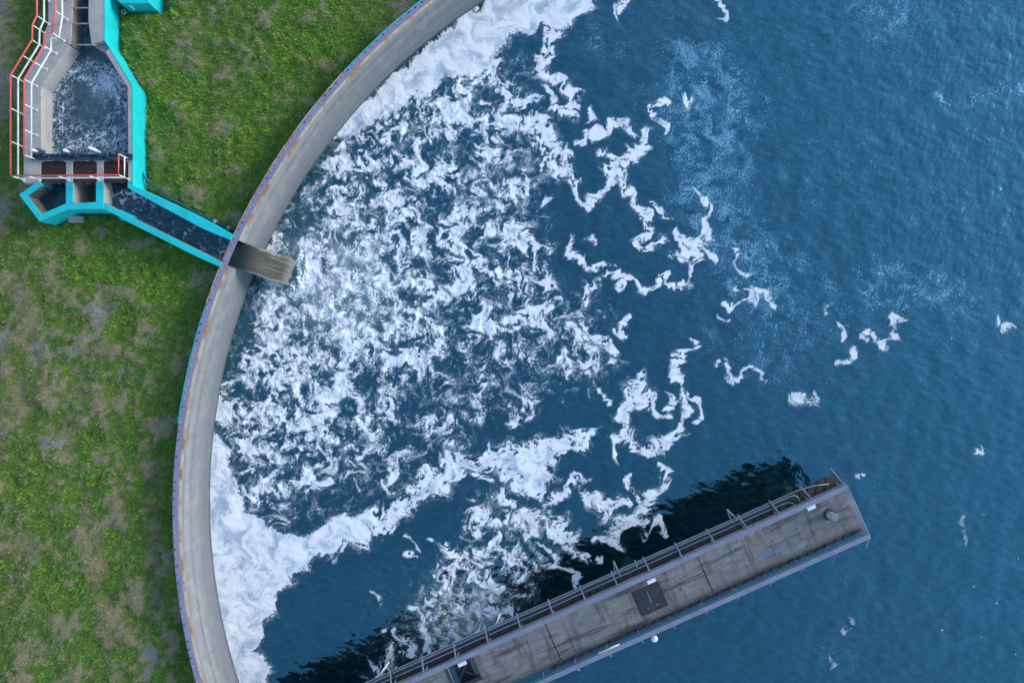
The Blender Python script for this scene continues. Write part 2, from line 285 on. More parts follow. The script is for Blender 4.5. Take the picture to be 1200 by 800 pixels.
# ---------------------------------------------------------------- materials
def s2l(r,g,b):
    f=lambda c:(c/255/12.92 if c/255<=.04045 else ((c/255+.055)/1.055)**2.4); return (f(r),f(g),f(b),1)
class Mt:
    def __init__(s,name):
        s.m=bpy.data.materials.new(name); s.m.use_nodes=True; s.n=s.m.node_tree.nodes; s.l=s.m.node_tree.links
        s.b=s.n['Principled BSDF']
    def node(s,t,**k):
        n=s.n.new(t)
        for a,v in k.items(): setattr(n,a,v)
        return n
    def put(s,sock,v):
        if hasattr(v,'is_output'): s.l.new(v,sock)
        elif isinstance(v,(int,float)) and hasattr(sock.default_value,'__len__'): sock.default_value=[v]*len(sock.default_value)
        else: sock.default_value=v
    def set(s,**k):
        for a,v in k.items(): s.put(s.b.inputs[a.replace('_',' ')],v)
        return s
    def co(s,scale=(1,1,1),rot=(0,0,0),attr=None):
        if attr: v=s.node('ShaderNodeAttribute',attribute_name=attr).outputs['Vector']
        else: v=s.node('ShaderNodeTexCoord').outputs['Object']
        n=s.node('ShaderNodeMapping'); s.l.new(v,n.inputs[0]); n.inputs['Scale'].default_value=scale; n.inputs['Rotation'].default_value=rot
        return n.outputs[0]
    def noise(s,scale,detail=4,rough=.55,vec=None,dist=0):
        n=s.node('ShaderNodeTexNoise'); n.inputs['Scale'].default_value=scale; n.inputs['Detail'].default_value=detail; n.inputs['Roughness'].default_value=rough; n.inputs['Distortion'].default_value=dist
        s.l.new(vec if vec is not None else s.co(),n.inputs['Vector']); return n.outputs['Fac']
    def attr(s,name,out='Fac'): return s.node('ShaderNodeAttribute',attribute_name=name).outputs[out]
    def map(s,v,a,b,c=0,d=1,smooth=True):
        n=s.node('ShaderNodeMapRange'); n.interpolation_type='SMOOTHSTEP' if smooth else 'LINEAR'
        s.put(n.inputs[0],v)
        for i,x in zip((1,2,3,4),(a,b,c,d)): n.inputs[i].default_value=x
        return n.outputs[0]
    def mix(s,f,a,b):
        n=s.node('ShaderNodeMix',data_type='RGBA'); s.put(n.inputs[0],f); s.put(n.inputs[6],a); s.put(n.inputs[7],b); return n.outputs[2]
    def math(s,op,a,b=0):
        n=s.node('ShaderNodeMath',operation=op); s.put(n.inputs[0],a); s.put(n.inputs[1],b); return n.outputs[0]
    def bump(s,h,strength=.3,dist=.02,prev=None):
        n=s.node('ShaderNodeBump'); s.put(n.inputs['Height'],h); n.inputs['Strength'].default_value=strength; n.inputs['Distance'].default_value=dist
        if prev is not None: s.l.new(prev,n.inputs['Normal'])
        return n.outputs[0]
def paint(name,col,wear,rough=.5,amount=.5,scale=2.5):
    m=Mt(name); n=m.noise(scale,8,.65); k=m.map(n,.62-.1*amount,.78-.1*amount)
    c=m.mix(m.map(m.noise(scale*.35,5),.3,.7),col,tuple(x*.82 for x in col[:3])+(1,))
    c=m.mix(m.math('MULTIPLY',k,amount),c,wear); m.set(Base_Color=c,Roughness=rough,Normal=m.bump(m.noise(30,3),.15,.01)); return m.m
def concrete(name,col,dark,scale=1.2,rough=.85):
    m=Mt(name); a=m.map(m.noise(scale,8,.62),.35,.7); b=m.map(m.noise(scale*9,6,.7),.35,.72); c=m.mix(a,col,dark)
    c=m.mix(m.math('MULTIPLY',b,.45),c,tuple(x*.62 for x in col[:3])+(1,))
    g=m.map(m.noise(60,2),.3,.75); c=m.mix(m.math('MULTIPLY',g,.3),c,tuple(min(1,x*1.35) for x in col[:3])+(1,))
    m.set(Base_Color=c,Roughness=rough,Normal=m.bump(m.noise(scale*22,5),.35,.02)); return m.m
TURQ=paint('turquoise_paint',(.003,.57,.60,1),(.03,.40,.41,1),.6,.7)
CONC=concrete('concrete',(.40,.385,.37,1),(.27,.265,.265,1))
CONC_B=concrete('brown_stained_concrete',(.21,.18,.165,1),(.10,.09,.085,1),2)
CONC_D=concrete('damp_concrete',(.17,.17,.165,1),(.09,.09,.095,1))
WHITE=paint('white_paint',(.80,.82,.84,1),(.45,.40,.36,1),.4,.3,6)
RED=paint('red_paint',(.72,.10,.10,1),(.45,.12,.09,1),.4,.4,6)
BLUE=paint('dark_blue_paint',(.035,.075,.125,1),(.02,.025,.035,1),.45,.9,4)
RUST=concrete('rusty_steel',(.060,.030,.026,1),(.022,.013,.013,1),2.5,.8)
STEEL=paint('grey_blue_steel',(.20,.235,.32,1),(.13,.14,.17,1),.45,.6,2.2)
STEEL_D=concrete('dark_steel',(.030,.030,.034,1),(.012,.012,.014,1),3,.6)
PIPE=paint('pale_pipe',(.25,.28,.33,1),(.10,.08,.07,1),.35,.6,1.3)
BPIPE=paint('blue_pipe_paint',(.02,.10,.17,1),(.012,.02,.03,1),.5,.6,2)
# ---------------------------------------------------------------- the tank
CX,CY=18.85,-10.38; RF,RI,RO=38.75,39.15,39.70; ZT=3.12
def pol(r,a,z): return Vector((CX+r*math.cos(a),CY+r*math.sin(a),z))
A0,A1=math.radians(155.05),math.radians(157.55)          # the notch of the weir
SILL=2.22
m=Mt('wall_concrete'); v=m.attr('wall','Vector')
w1=m.noise(1,5,.6,m.co((.035,2.6,1),attr='wall')); w2=m.noise(1,4,.6,m.co((.12,9,1),attr='wall')); w3=m.noise(1,6,.65,m.co((.9,1.1,1),attr='wall'))
drip=m.noise(1,4,.6,m.co((5.5,.35,1),attr='wall'))
sep=m.node('ShaderNodeSeparateXYZ'); m.l.new(v,sep.inputs[0]); zz=sep.outputs[1]
c=m.mix(m.map(w1,.35,.65),(.235,.245,.252,1),(.145,.158,.172,1)); c=m.mix(m.math('MULTIPLY',m.map(w2,.42,.66),.6),c,(.17,.18,.20,1))
c=m.mix(m.math('MULTIPLY',m.map(w3,.4,.75),.35),c,(.42,.40,.37,1))
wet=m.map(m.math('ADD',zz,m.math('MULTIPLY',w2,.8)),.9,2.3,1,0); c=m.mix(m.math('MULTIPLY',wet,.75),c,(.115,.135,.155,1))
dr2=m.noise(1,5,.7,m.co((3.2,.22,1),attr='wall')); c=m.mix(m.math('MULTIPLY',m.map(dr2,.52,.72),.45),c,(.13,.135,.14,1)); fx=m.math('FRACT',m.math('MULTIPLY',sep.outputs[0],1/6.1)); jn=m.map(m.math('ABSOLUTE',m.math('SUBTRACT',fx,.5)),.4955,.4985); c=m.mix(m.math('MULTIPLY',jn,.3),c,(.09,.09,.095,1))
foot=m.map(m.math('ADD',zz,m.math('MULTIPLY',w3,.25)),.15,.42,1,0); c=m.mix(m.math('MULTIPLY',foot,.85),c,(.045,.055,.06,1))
rs=m.math('MULTIPLY',m.map(drip,.58,.72),m.map(m.math('ADD',zz,m.math('MULTIPLY',drip,1.2)),2.95,3.75)); c=m.mix(rs,c,(.34,.15,.05,1))
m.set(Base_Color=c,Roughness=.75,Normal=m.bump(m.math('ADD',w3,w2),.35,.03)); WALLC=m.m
# ring of wall
ang=sorted(set([math.radians(d*.5) for d in range(720)]+[A0,A1])); nA=len(ang)
bm=bmesh.new(); uvw=[]
prof_full=[(RF-.05,-1.2),(RF,0),(RF+.10,.75),(RF+.2,1.55),(RF+.3,2.35),(RI,ZT),(RO-.02,ZT),(RO-.02,.6)]
prof_low=[(RF-.05,-1.2),(RF,0),(RF+.10,.75),(RF+.2,1.55),(RF+.28,2.1),(RF+.30,SILL),(RO-.02,SILL),(RO-.02,.6)]
lay=bm.verts.layers.float_vector.new('wall')
def ring(a,prof):
    o=[]
    for r,z in prof:
        v=bm.verts.new(pol(r,a,z)); v[lay]=(a*RF,z,0); o.append(v)
    return o
def strip(A,B):
    for i in range(len(A)-1): bm.faces.new((A[i],A[i+1],B[i+1],B[i]))
seq=[a for a in ang if a>=A1]+[a+2*math.pi for a in ang if a<=A0]
prev=ring(seq[0],prof_full); first=prev
for a in seq[1:]:
    cur=ring(a,prof_full); strip(prev,cur); prev=cur
n0=ring(A0,prof_low); n1=ring(A1,prof_low); strip(n0,n1)
def cheek(a):
    q=[(RF+.285,2.22),(RI,ZT),(RO-.02,ZT),(RO-.02,SILL-.02)]
    vs=[]
    for r,z in q: v=bm.verts.new(pol(r,a,z)); v[lay]=(a*RF+r,z,0); vs.append(v)
    return bm.faces.new(vs)
cheek(A0); cheek(A1)
bmesh.ops.recalc_face_normals(bm,faces=bm.faces)
tank=thing('tank_wall','tall curved grey concrete wall of the round water tank with a purple steel band on top','tank wall',(CX,CY,0))
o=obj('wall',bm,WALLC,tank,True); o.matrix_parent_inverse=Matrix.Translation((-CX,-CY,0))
def keep(o): o.matrix_parent_inverse=Matrix.Translation((-CX,-CY,0)); return o
# purple steel cap band, rusty inner lip, pale lip
m=Mt('purple_band_paint'); n=m.noise(.8,7,.65); n2=m.noise(7,4,.6)
c=m.mix(m.map(n,.3,.7),(.19,.205,.35,1),(.26,.265,.37,1)); c=m.mix(m.math('MULTIPLY',m.map(n2,.6,.75),.7),c,(.10,.09,.16,1)); m.set(Base_Color=c,Roughness=.5); PURP=m.m
m=Mt('rusty_lip_paint'); n=m.noise(.7,7,.7); n2=m.noise(9,4,.6)
c=m.mix(m.map(n,.42,.60),(.60,.47,.36,1),(.42,.20,.08,1)); c=m.mix(m.map(n2,.60,.72),c,(.20,.06,.02,1)); m.set(Base_Color=c,Roughness=.75); LIP=m.m
def annulus(name,r0,r1,z0,z1,mat,a0=None,a1=None,parent=None):
    bm=bmesh.new(); full=a0 is None
    aa=[math.radians(d*.5) for d in range(720)] if full else list(np.linspace(a0,a1,max(3,int((a1-a0)/math.radians(.5)))))
    R=[[bm.verts.new(pol(r,a,z)) for r,z in ((r0,z0),(r0,z1),(r1,z1),(r1,z0))] for a in aa]
    n=len(R)
    for i in range(n if full else n-1):
        A,B=R[i],R[(i+1)%n]
        for k in range(4): bm.faces.new((A[k],A[(k+1)%4],B[(k+1)%4],B[k]))
    if not full: bm.faces.new(R[0]); bm.faces.new(R[-1][::-1])
    bmesh.ops.recalc_face_normals(bm,faces=bm.faces)
    return keep(obj(name,bm,mat,parent))
band=annulus('cap_band',RI+.165,RO-.06,ZT+.003,ZT+.045,PURP,parent=tank)
annulus('rusty_lip',RI-.015,RI+.155,ZT+.004,ZT+.028,LIP,parent=tank,a0=A1,a1=A0+2*math.pi)
annulus('outer_lip',RO-.055,RO+.015,ZT+.002,ZT+.03,TURQ,a0=math.radians(128),a1=math.radians(137.3),parent=tank)
annulus('outer_lip',RO-.055,RO+.015,ZT+.002,ZT+.03,TURQ,a0=math.radians(161.5),a1=math.radians(172.2),parent=tank)
annulus('outer_lip',RO-.055,RO+.02,ZT+.002,ZT+.03,LIP,a0=math.radians(137.4),a1=math.radians(161.3),parent=tank)
m=Mt('rust_bolt'); oi=m.node('ShaderNodeObjectInfo').outputs['Random']; m.set(Base_Color=m.mix(m.map(oi,.2,.9),(.62,.28,.10,1),(.12,.045,.04,1)),Roughness=.8); BOLT=m.m
bm=bmesh.new(); bmesh.ops.create_cone(bm,cap_ends=True,segments=6,radius1=.055,radius2=.045,depth=.05); bmesh.ops.create_cone(bm,cap_ends=True,segments=10,radius1=.062,radius2=.062,depth=.012,matrix=Matrix.Translation((0,0,-.02)))
bmesh.ops.translate(bm,verts=bm.verts,vec=(0,0,.026)); bolt0=None
cnt=0
for i in range(360):
    a=math.radians(125)+i*.515/39.4
    p=pol(RI+.40,a,ZT+.045); px=600+p.x*F/(H-p.z); py=400-p.y*F/(H-p.z)
    if not(-4<px<1204 and -4<py<804) or cnt>=100: continue
    if bolt0 is None:
        o=bolt0=obj('bolt',bm,BOLT,band); 
    else:
        o=bolt0.copy(); link(o,band)
    o.location=p+Vector((rnd.uniform(-.02,.02),rnd.uniform(-.02,.02),0)); o.rotation_euler=(0,0,rnd.random()*3); keep(band); o.matrix_parent_inverse=Matrix.Translation((0,0,0)); cnt+=1
print('bolts',cnt)
# ---------------------------------------------------------------- water of the tank
pxm=F/H
def axis(lo,hi,step,far0,far1):
    a=list(np.arange(lo,hi,step)); s=step; x=a[0]; L=[]
    while x>far0: s*=1.35; s=min(s,2.0); x-=s; L.append(x)
    s=step; x=a[-1]; U=[]
    while x<far1: s*=1.35; s=min(s,2.0); x+=s; U.append(x)
    return np.array(L[::-1]+a+U)
DENSE=WSTEP
xs=axis((195-600)/pxm,(1290-600)/pxm,DENSE,CX-RF-.5,CX+RF+.5); ys=axis((400-890)/pxm,(400+90)/pxm,DENSE,CY-RF-.5,CY+RF+.5)
gx,gy=np.meshgrid(xs,ys); ok=np.hypot(gx-CX,gy-CY)<RF+.12
idx=np.full(gx.shape,-1,np.int64); idx[ok]=np.arange(ok.sum())
vx=gx[ok]; vy=gy[ok]
q=np.stack([idx[:-1,:-1],idx[:-1,1:],idx[1:,1:],idx[1:,:-1]],-1).reshape(-1,4); q=q[(q>=0).all(1)]
ff=foam_field(600+vx*pxm,400-vy*pxm)
px_=600+vx*pxm; py_=400-vy*pxm
turb=np.clip(.0+1.0*ff['lace']+.9*np.exp(-((px_-540)**2/90**2+(py_-720)**2/60**2))+.8*np.exp(-((px_-360)**2+(py_-325)**2)/110**2),0,1)
nearwall=np.clip(1-(RF-np.hypot(vx-CX,vy-CY))/3.0,0,1)*np.exp(-((px_-310)**2+(py_-300)**2)/150**2)
w_a=Tex(61,15,octs=2,gain=.5); w_b=Tex(62,42,octs=2,gain=.5); w_c=Tex(63,7,octs=1,step=.6); w_d=Tex(64,20,octs=3,gain=.6)
ux=px_*.94+py_*.34; uy=(-px_*.34+py_*.94)
w_e=Tex(65,20,octs=2,gain=.5); rr=sstep(780,1180,px_)*sstep(480,250,py_)
calm=.0048*w_a(ux*.55,uy*1.25)+.010*w_b(px_,py_)+.0013*w_c(px_,py_)+rr*.007*np.abs(w_e(ux*1.2,uy*.6))
z=calm*(1+.4*turb)+turb*(.020*w_d(px_,py_)+.004*w_c(px_+40,py_))+.018*nearwall*w_d(px_*.7+py_*.7,(py_-px_)*.35)
fade=np.clip((RF+.2-np.hypot(vx-CX,vy-CY))/.5,0,1)
sp_=np.exp(-(((px_-349)*.95+(py_-322)*.31)/9)**2-((-(px_-349)*.31+(py_-322)*.95)/17)**2); z=z*fade+sp_*np.clip(.22+.14*w_d(px_*1.5,py_*1.5)+.10*w_c(px_*1.3,py_*1.3),0,.6)+.012*ff['cover']*(.6+.4*ff['inner'])
m=Mt('tank_water'); cov=m.attr('foam'); inn=m.attr('inner'); spk=m.attr('speck'); aer=m.attr('aer'); mlk=m.attr('milk')
big=m.noise(.045,4,.5); mid=m.noise(.5,5,.6)
deep=m.mix(m.map(big,.35,.65),(.0012,.006,.009,1),(.002,.009,.011,1))
deep=m.mix(m.map(mid,.35,.75),deep,(.004,.020,.028,1)); rp=m.noise(1,5,.62,m.co((1.5,3.4,1),(0,0,.4))); deep=m.mix(m.map(rp,.42,.72),deep,(.008,.036,.050,1))
deep=m.mix(aer,deep,(.33,.36,.32,1))
deep=m.mix(m.math('MULTIPLY',mlk,.6),deep,(.045,.12,.185,1)); deep=m.mix(spk,deep,(.13,.25,.38,1))
fb=m.noise(26,4,.7); fcol=m.mix(m.map(m.math('ADD',inn,m.math('MULTIPLY',fb,.25)),.55,1.12),(.42,.52,.63,1),(.86,.885,.92,1))
fm=m.map(cov,.0,1.0,0,1,False)
c=m.mix(fm,deep,fcol)
r1=m.noise(1,3,.55,m.co((1.8,4.4,1),(0,0,.45))); r2=m.noise(9,3,.6); nb=m.bump(r1,.13,.05); nb=m.bump(r2,.10,.012,nb); nb=m.bump(m.math('MULTIPLY',m.math('ADD',fb,inn),cov),.13,.02,nb)
m.set(Base_Color=c,Roughness=m.map(m.math('MAXIMUM',cov,m.math('MULTIPLY',spk,.5)),0,.6,.05,.85),IOR=m.map(cov,.1,.7,WIOR,1.3),Specular_Tint=WTINT,Normal=nb)
m.set(Coat_Weight=0.0)
WATER=m.m
water=npmesh('water',np.stack([vx,vy,z],1),q,WATER,dict(foam=('FLOAT',ff['cover']),inner=('FLOAT',ff['inner']),speck=('FLOAT',ff['speck']),aer=('FLOAT',ff['aer']),milk=('FLOAT',ff['milk'])))
kind(water,'structure')
# ---------------------------------------------------------------- falling water at the notch
m=Mt('falling_water'); s1=m.noise(1,5,.62,m.co((1.0,3.0,1),attr='flow')); s2=m.noise(1,4,.6,m.co((2.2,8,1),attr='flow')); u=m.attr('u')
c=m.mix(m.map(s1,.35,.68),(.062,.061,.045,1),(.100,.096,.072,1)); c=m.mix(m.map(u,.0,.42,1,0),c,(.020,.034,.040,1))  # dark bluish reflection near the sill is painted into the colour
fo=m.map(m.math('ADD',m.math('MULTIPLY',s2,.9),m.math('MULTIPLY',u,.42)),.86,1.12); c=m.mix(m.math('MULTIPLY',fo,.25),c,(.66,.67,.64,1))
e=m.attr('edge'); fr=m.noise(1,5,.7,m.co((2.6,4,1),attr='flow'))
lo=m.math('MAXIMUM',m.math('MULTIPLY',e,m.map(u,.05,.6,.5,1)),m.map(u,.62,1.0)); al=m.map(m.math('SUBTRACT',fr,m.math('MULTIPLY',lo,.30)),.06,.16)
c=m.mix(m.map(lo,.3,1.0,0,.35),c,(.50,.52,.50,1))
m.set(Base_Color=c,Roughness=.35,IOR=1.33,Alpha=al,Normal=m.bump(m.math('ADD',s1,m.math('MULTIPLY',s2,.3)),.12,.03)); FALL=m.m
nu,nv=70,60; U,V=np.meshgrid(np.linspace(-.22,1.06,nu),np.linspace(0,1,nv),indexing='ij')
am=(A0+A1)/2; wn=(A1-A0)/2*.985
start=np.array(pol(RF+.36,am,0))[:2]; endp=np.array(P(347,321,0))[:2]; dr=endp-start; L=np.hypot(*dr); dr/=L; sd=np.array([-dr[1],dr[0]])
half=np.where(U<0,.80,.80+.12*np.clip(U,0,1)); lat=(V-.5)*2*half
tn=Tex(71,12,octs=2,n=256)
ufall=np.clip(U,0,None)
Zs=2.44-2.52*ufall**2+.005*tn(V*26,U*9)*np.clip(U+.3,0,1)-.10*np.abs(V*2-1)**6*np.clip(U+.2,0,1)
ragged=1+.02*tn(V*90+7,U*0+3)*np.clip(U-.3,0,1)
XY=start[None,None]+dr*((U*L*ragged)[...,None])+sd*(lat+.02*tn(U*60,V*9+40))[...,None]
top=np.stack([XY[...,0],XY[...,1],Zs],-1).reshape(-1,3); bot=top.copy(); th=(.12*(1-.75*np.clip(ufall,0,1))).reshape(-1); bot[:,2]-=th; bot[:,:2]-=dr*(.12*ufall.reshape(-1,1))
I=np.arange(nu*nv).reshape(nu,nv); q1=np.stack([I[:-1,:-1],I[1:,:-1],I[1:,1:],I[:-1,1:]],-1).reshape(-1,4); n_=nu*nv
def side(a): return np.stack([a[:-1],a[1:],a[1:]+n_,a[:-1]+n_],-1)
fq=np.concatenate([q1,q1[:,::-1]+n_,side(I[:,0])[:,::-1],side(I[:,-1]),side(I[0])[:,::-1],side(I[-1])])
flow=np.stack([(U*L).ravel(),lat.ravel(),0*lat.ravel()],1); ed=sstep(.70,1,np.abs(V*2-1)).ravel()
fall=npmesh('falling_water',np.concatenate([top,bot]),fq,FALL,dict(flow=('FLOAT_VECTOR',np.concatenate([flow,flow])),u=('FLOAT',np.concatenate([U.ravel()]*2)),edge=('FLOAT',np.concatenate([ed,ed]))))
kind(fall,'structure')
# ---------------------------------------------------------------- ground and grass
GZ=1.9
def gpx(x,y): k=F/(H-GZ); return 600+x*k,400-y*k
gn1=Tex(81,60,octs=4,gain=.6); gn2=Tex(82,14,octs=3,gain=.7); gn3=Tex(83,5,octs=2,gain=.7,step=.5); gn4=Tex(84,26,octs=3,gain=.65)
BARE=[(30,380,26,40,.5),(20,460,24,40,.5),(95,455,14,30,.5),(110,640,14,40,.55),(30,640,24,24,.5),(120,720,16,34,.5),(40,760,30,20,.5),(215,60,20,24,.45),(260,150,18,20,.4),(42,410,13,22,1),(82,412,9,15,1),(113,378,12,30,.8),(128,350,15,10,.8),(108,358,9,9,.8),(178,390,20,10,.6),(140,440,12,13,.8),(62,515,20,20,.8),(150,430,10,8,.6),(135,610,9,16,.9),(140,468,9,8,.9),(88,666,11,9,.95),(70,658,16,8,.6),(172,772,13,20,1),(168,755,9,9,.8),(85,640,12,14,.5),(93,600,10,8,.7),(253,18,14,11,.7),(230,57,9,11,.6),(298,80,9,10,.5),(250,145,12,7,.5),(227,194,9,4,.8),(284,221,10,8,.7),(68,312,10,9,.8),(118,338,14,5,.9),(237,330,9,14,.7),(242,318,5,5,.9),(465,5,20,10,.8),(402,60,8,6,.8),(258,75,14,10,.5),(205,62,10,14,.4),(190,90,12,12,.35),(2,100,14,60,.8),(0,15,18,40,.7),(0,245,12,40,.7),(4,400,14,20,.8),(2,500,10,30,.5),(16,675,14,10,.7),(5,620,14,14,.6),(55,720,16,10,.55),(60,770,20,8,.4),(138,740,8,26,.6),(40,475,8,8,.5),(186,660,5,40,.6),(176,705,6,26,.6),(180,560,6,20,.5),(168,540,10,14,.6),(215,392,7,8,.4),(190,420,6,26,.6),(75,215,10,8,.4),(58,330,22,10,.5),(25,345,12,20,.6)]
FUR=[[(8,318,5),(26,365,4),(58,410,4),(72,438,4),(80,480,4),(95,560,4),(108,615,5),(118,680,5),(125,740,4),(130,800,4),(135,860,4)],[(108,430,3),(118,470,4),(132,520,3),(143,600,3),(147,680,3),(150,730,3),(160,790,3)],[(182,420,3),(172,500,4),(172,580,4),(182,620,4),(184,690,5),(178,740,4)],[(60,300,3),(70,350,3),(100,400,3),(112,440,3)]]
BRIGHT=[(190,325,60,40,1),(150,300,40,25,.8),(100,310,40,20,.7),(35,575,30,36,.9),(20,560,20,20,.6),(60,545,22,20,.7),(380,40,60,45,.9),(340,60,40,30,.8),(330,120,50,50,.7),(290,170,50,50,.8),(215,120,40,60,.8),(170,100,20,60,.7),(190,40,30,30,.7),(285,110,24,24,.5),(240,205,40,20,.6),(215,255,40,20,.3),(130,560,40,30,.6),(100,670,20,20,.7),(150,650,25,20,.8),(180,600,20,30,.6),(120,640,16,16,.6),(75,590,16,16,.5),(30,700,30,14,.4),(60,690,24,14,.5),(60,200,1,1,0),(15,200,16,50,.5),(20,285,20,20,.3),(195,700,10,50,.6),(200,430,16,40,.5),(420,90,40,30,.4),(120,270,60,16,.5)]
GQ=1.0; gy_,gx_=np.mgrid[0:1120,0:760].astype(np.float32); gx_-=160; gy_-=160
wx=gx_+5*gn4(gx_,gy_)+4*gn2(gx_,gy_)+2.5*gn3(gx_,gy_); wy=gy_+5*gn4(gx_+300,gy_)+4*gn2(gx_+300,gy_)+2.5*gn3(gx_+90,gy_)
bare=np.zeros_like(gx_); furm=np.zeros_like(gx_); brt=np.zeros_like(gx_)
for x,y,a,b,s in BARE: bare=np.maximum(bare,.88*s*(1-sstep(.35,1.35,np.hypot((wx-x)/a,(wy-y)/b))))
for pts in FUR:
    for (ax,ay,aw),(bx,by,bw) in zip(pts[:-1],pts[1:]):
        dx,dy=bx-ax,by-ay; t=np.clip(((wx-ax)*dx+(wy-ay)*dy)/(dx*dx+dy*dy),0,1); furm=np.maximum(furm,1-sstep(.2,1.5,np.hypot(wx-ax-t*dx,wy-ay-t*dy)/(aw*.9)))
for x,y,a,b,s in BRIGHT: brt=np.maximum(brt,s*np.exp(-((wx-x)/a)**2-((wy-y)/b)**2))
dryb=sstep(-.2,1.6,gn1(gx_,gy_)+.7*gn4(gx_,gy_)+.35*gn2(gx_,gy_)-1.1*brt-.2)
thin=np.clip(np.maximum.reduce([bare,.95*furm*sstep(-1.6,.2,gn4(gx_*2,gy_*2)),.66*dryb]),0,1)
def gs(a,px,py):
    x=np.clip(px+160,0,758.9); y=np.clip(py+160,0,1118.9); i=x.astype(np.int32); j=y.astype(np.int32); fx=x-i; fy=y-j
    return (a[j,i]*(1-fx)+a[j,i+1]*fx)*(1-fy)+(a[j+1,i]*(1-fx)+a[j+1,i+1]*fx)*fy
KEEP=[plan([(27,216),(27,94),(50,52),(50,38),(55,20),(55,-60),(124,-60),(124,50),(157,101),(157,218),(276,276),(258,316),(232,303),(150,262),(122,247),(78,247),(47,261),(21,228),(44,212)])]
BLOCK=plan([(136,-80),(192,-80),(192,6),(140,6)],2.9)
def inkeep(x,y): return inside(x,y,KEEP[0])|inside(x,y,BLOCK)
def gh(x,y):
    px,py=gpx(x,y); h=GZ+.07*gn1(px,py)+.025*gn4(px,py)
    h=h-.05*gs(bare,px,py); d=np.hypot(x-CX,y-CY)-RO; return h-.12*np.exp(-(d/.5)**2)
rad=[RO+.002,RO+.25]; 
while rad[-1]<RO+34: rad.append(rad[-1]+.3)
s=.5
while rad[-1]<2500: s*=1.5; rad.append(rad[-1]+s)
rad=np.array(rad); vis=np.arange(math.radians(112),math.radians(202),.30/45); rest=np.arange(math.radians(202),math.radians(472),math.radians(2.5))
aa=np.concatenate([vis,rest]); Rg,Ag=np.meshgrid(rad,aa,indexing='ij'); X=CX+Rg*np.cos(Ag); Y=CY+Rg*np.sin(Ag)
px,py=gpx(X,Y); near=(px>-160)&(px<600)&(py>-160)&(py<960)
Z=np.where(near,gh(X,Y),GZ); kk=inkeep(X,Y); Z=np.where(kk,1.2,Z)
nr,na=Rg.shape; I=np.arange(nr*na).reshape(nr,na); J=np.roll(I,-1,1)
fq=np.stack([I[:-1],I[1:],J[1:],J[:-1]],-1).reshape(-1,4)
m=Mt('soil_and_turf'); th_=m.attr('thin'); ba=m.attr('bare'); fu=m.attr('fur')
n1=m.noise(.5,6,.65); n2=m.noise(3.2,6,.7); n3=m.noise(17,4,.7)
turf=m.mix(m.map(n2,.35,.68),(.06,.135,.018,1),(.115,.20,.03,1)); turf=m.mix(m.map(n3,.5,.75),turf,(.10,.105,.040,1))
straw=m.mix(m.map(n3,.35,.7),(.19,.16,.085,1),(.36,.30,.20,1))
stone=m.mix(m.map(n3,.35,.7),(.16,.165,.18,1),(.38,.37,.37,1)); stone=m.mix(m.map(n1,.5,.62),stone,(.32,.25,.19,1))
c=m.mix(m.map(m.math('ADD',th_,m.math('MULTIPLY',n2,.5)),.42,.85),turf,straw); c=m.mix(m.map(m.math('ADD',ba,m.math('MULTIPLY',n3,.5)),.66,1.0),c,stone)
c=m.mix(m.map(m.math('ADD',fu,m.math('MULTIPLY',n2,.6)),.7,1.2),c,(.21,.115,.075,1))
m.set(Base_Color=c,Roughness=.95,Normal=m.bump(m.math('ADD',n2,n3),.8,.06)); 
ground=npmesh('ground',np.stack([X,Y,Z],-1).reshape(-1,3),fq,m.m,dict(thin=('FLOAT',np.where(near,gs(thin,px,py),.2)),bare=('FLOAT',np.where(near,gs(bare,px,py),0)),fur=('FLOAT',np.where(near,gs(furm,px,py),0))))
kind(ground,'structure')
# grass blades: one mesh, every blade a bent tapered leaf
def scatter(n):
    x=npr.uniform(P(-75,0,GZ).x,P(560,0,GZ).x,n); y=npr.uniform(P(0,880,GZ).y,P(0,-75,GZ).y,n)
    r=np.hypot(x-CX,y-CY); k=(r>RO+.05)&~inkeep(x,y); return x[k],y[k]
def blades(x,y,L,wd,hue):
    n=len(x); th=npr.uniform(0,2*np.pi,n)+.0; lean=npr.uniform(.35,1.25,n)
    d=np.stack([np.cos(th),np.sin(th),0*th],1); s=np.stack([-np.sin(th),np.cos(th),0*th],1); b=np.stack([x,y,gh(x,y)-.01],1)
    up=np.array([0,0,1.]); m1=b+(d*np.sin(lean*.6)[:,None]+up*np.cos(lean*.6)[:,None])*(L*.55)[:,None]
    m2=m1+(d*np.sin(lean*1.25)[:,None]+up*np.cos(lean*1.25)[:,None])*(L*.5)[:,None]
    w=wd[:,None]
    v=np.stack([b-s*w*.5,b+s*w*.5,m1+s*w*.42,m1-s*w*.42,m2],1).reshape(-1,3); i=np.arange(n)[:,None]*5
    f=np.concatenate([i+np.array([[0,1,2]]),i+np.array([[0,2,3]]),i+np.array([[3,2,4]])])
    return v,f,np.repeat(hue,5,0)
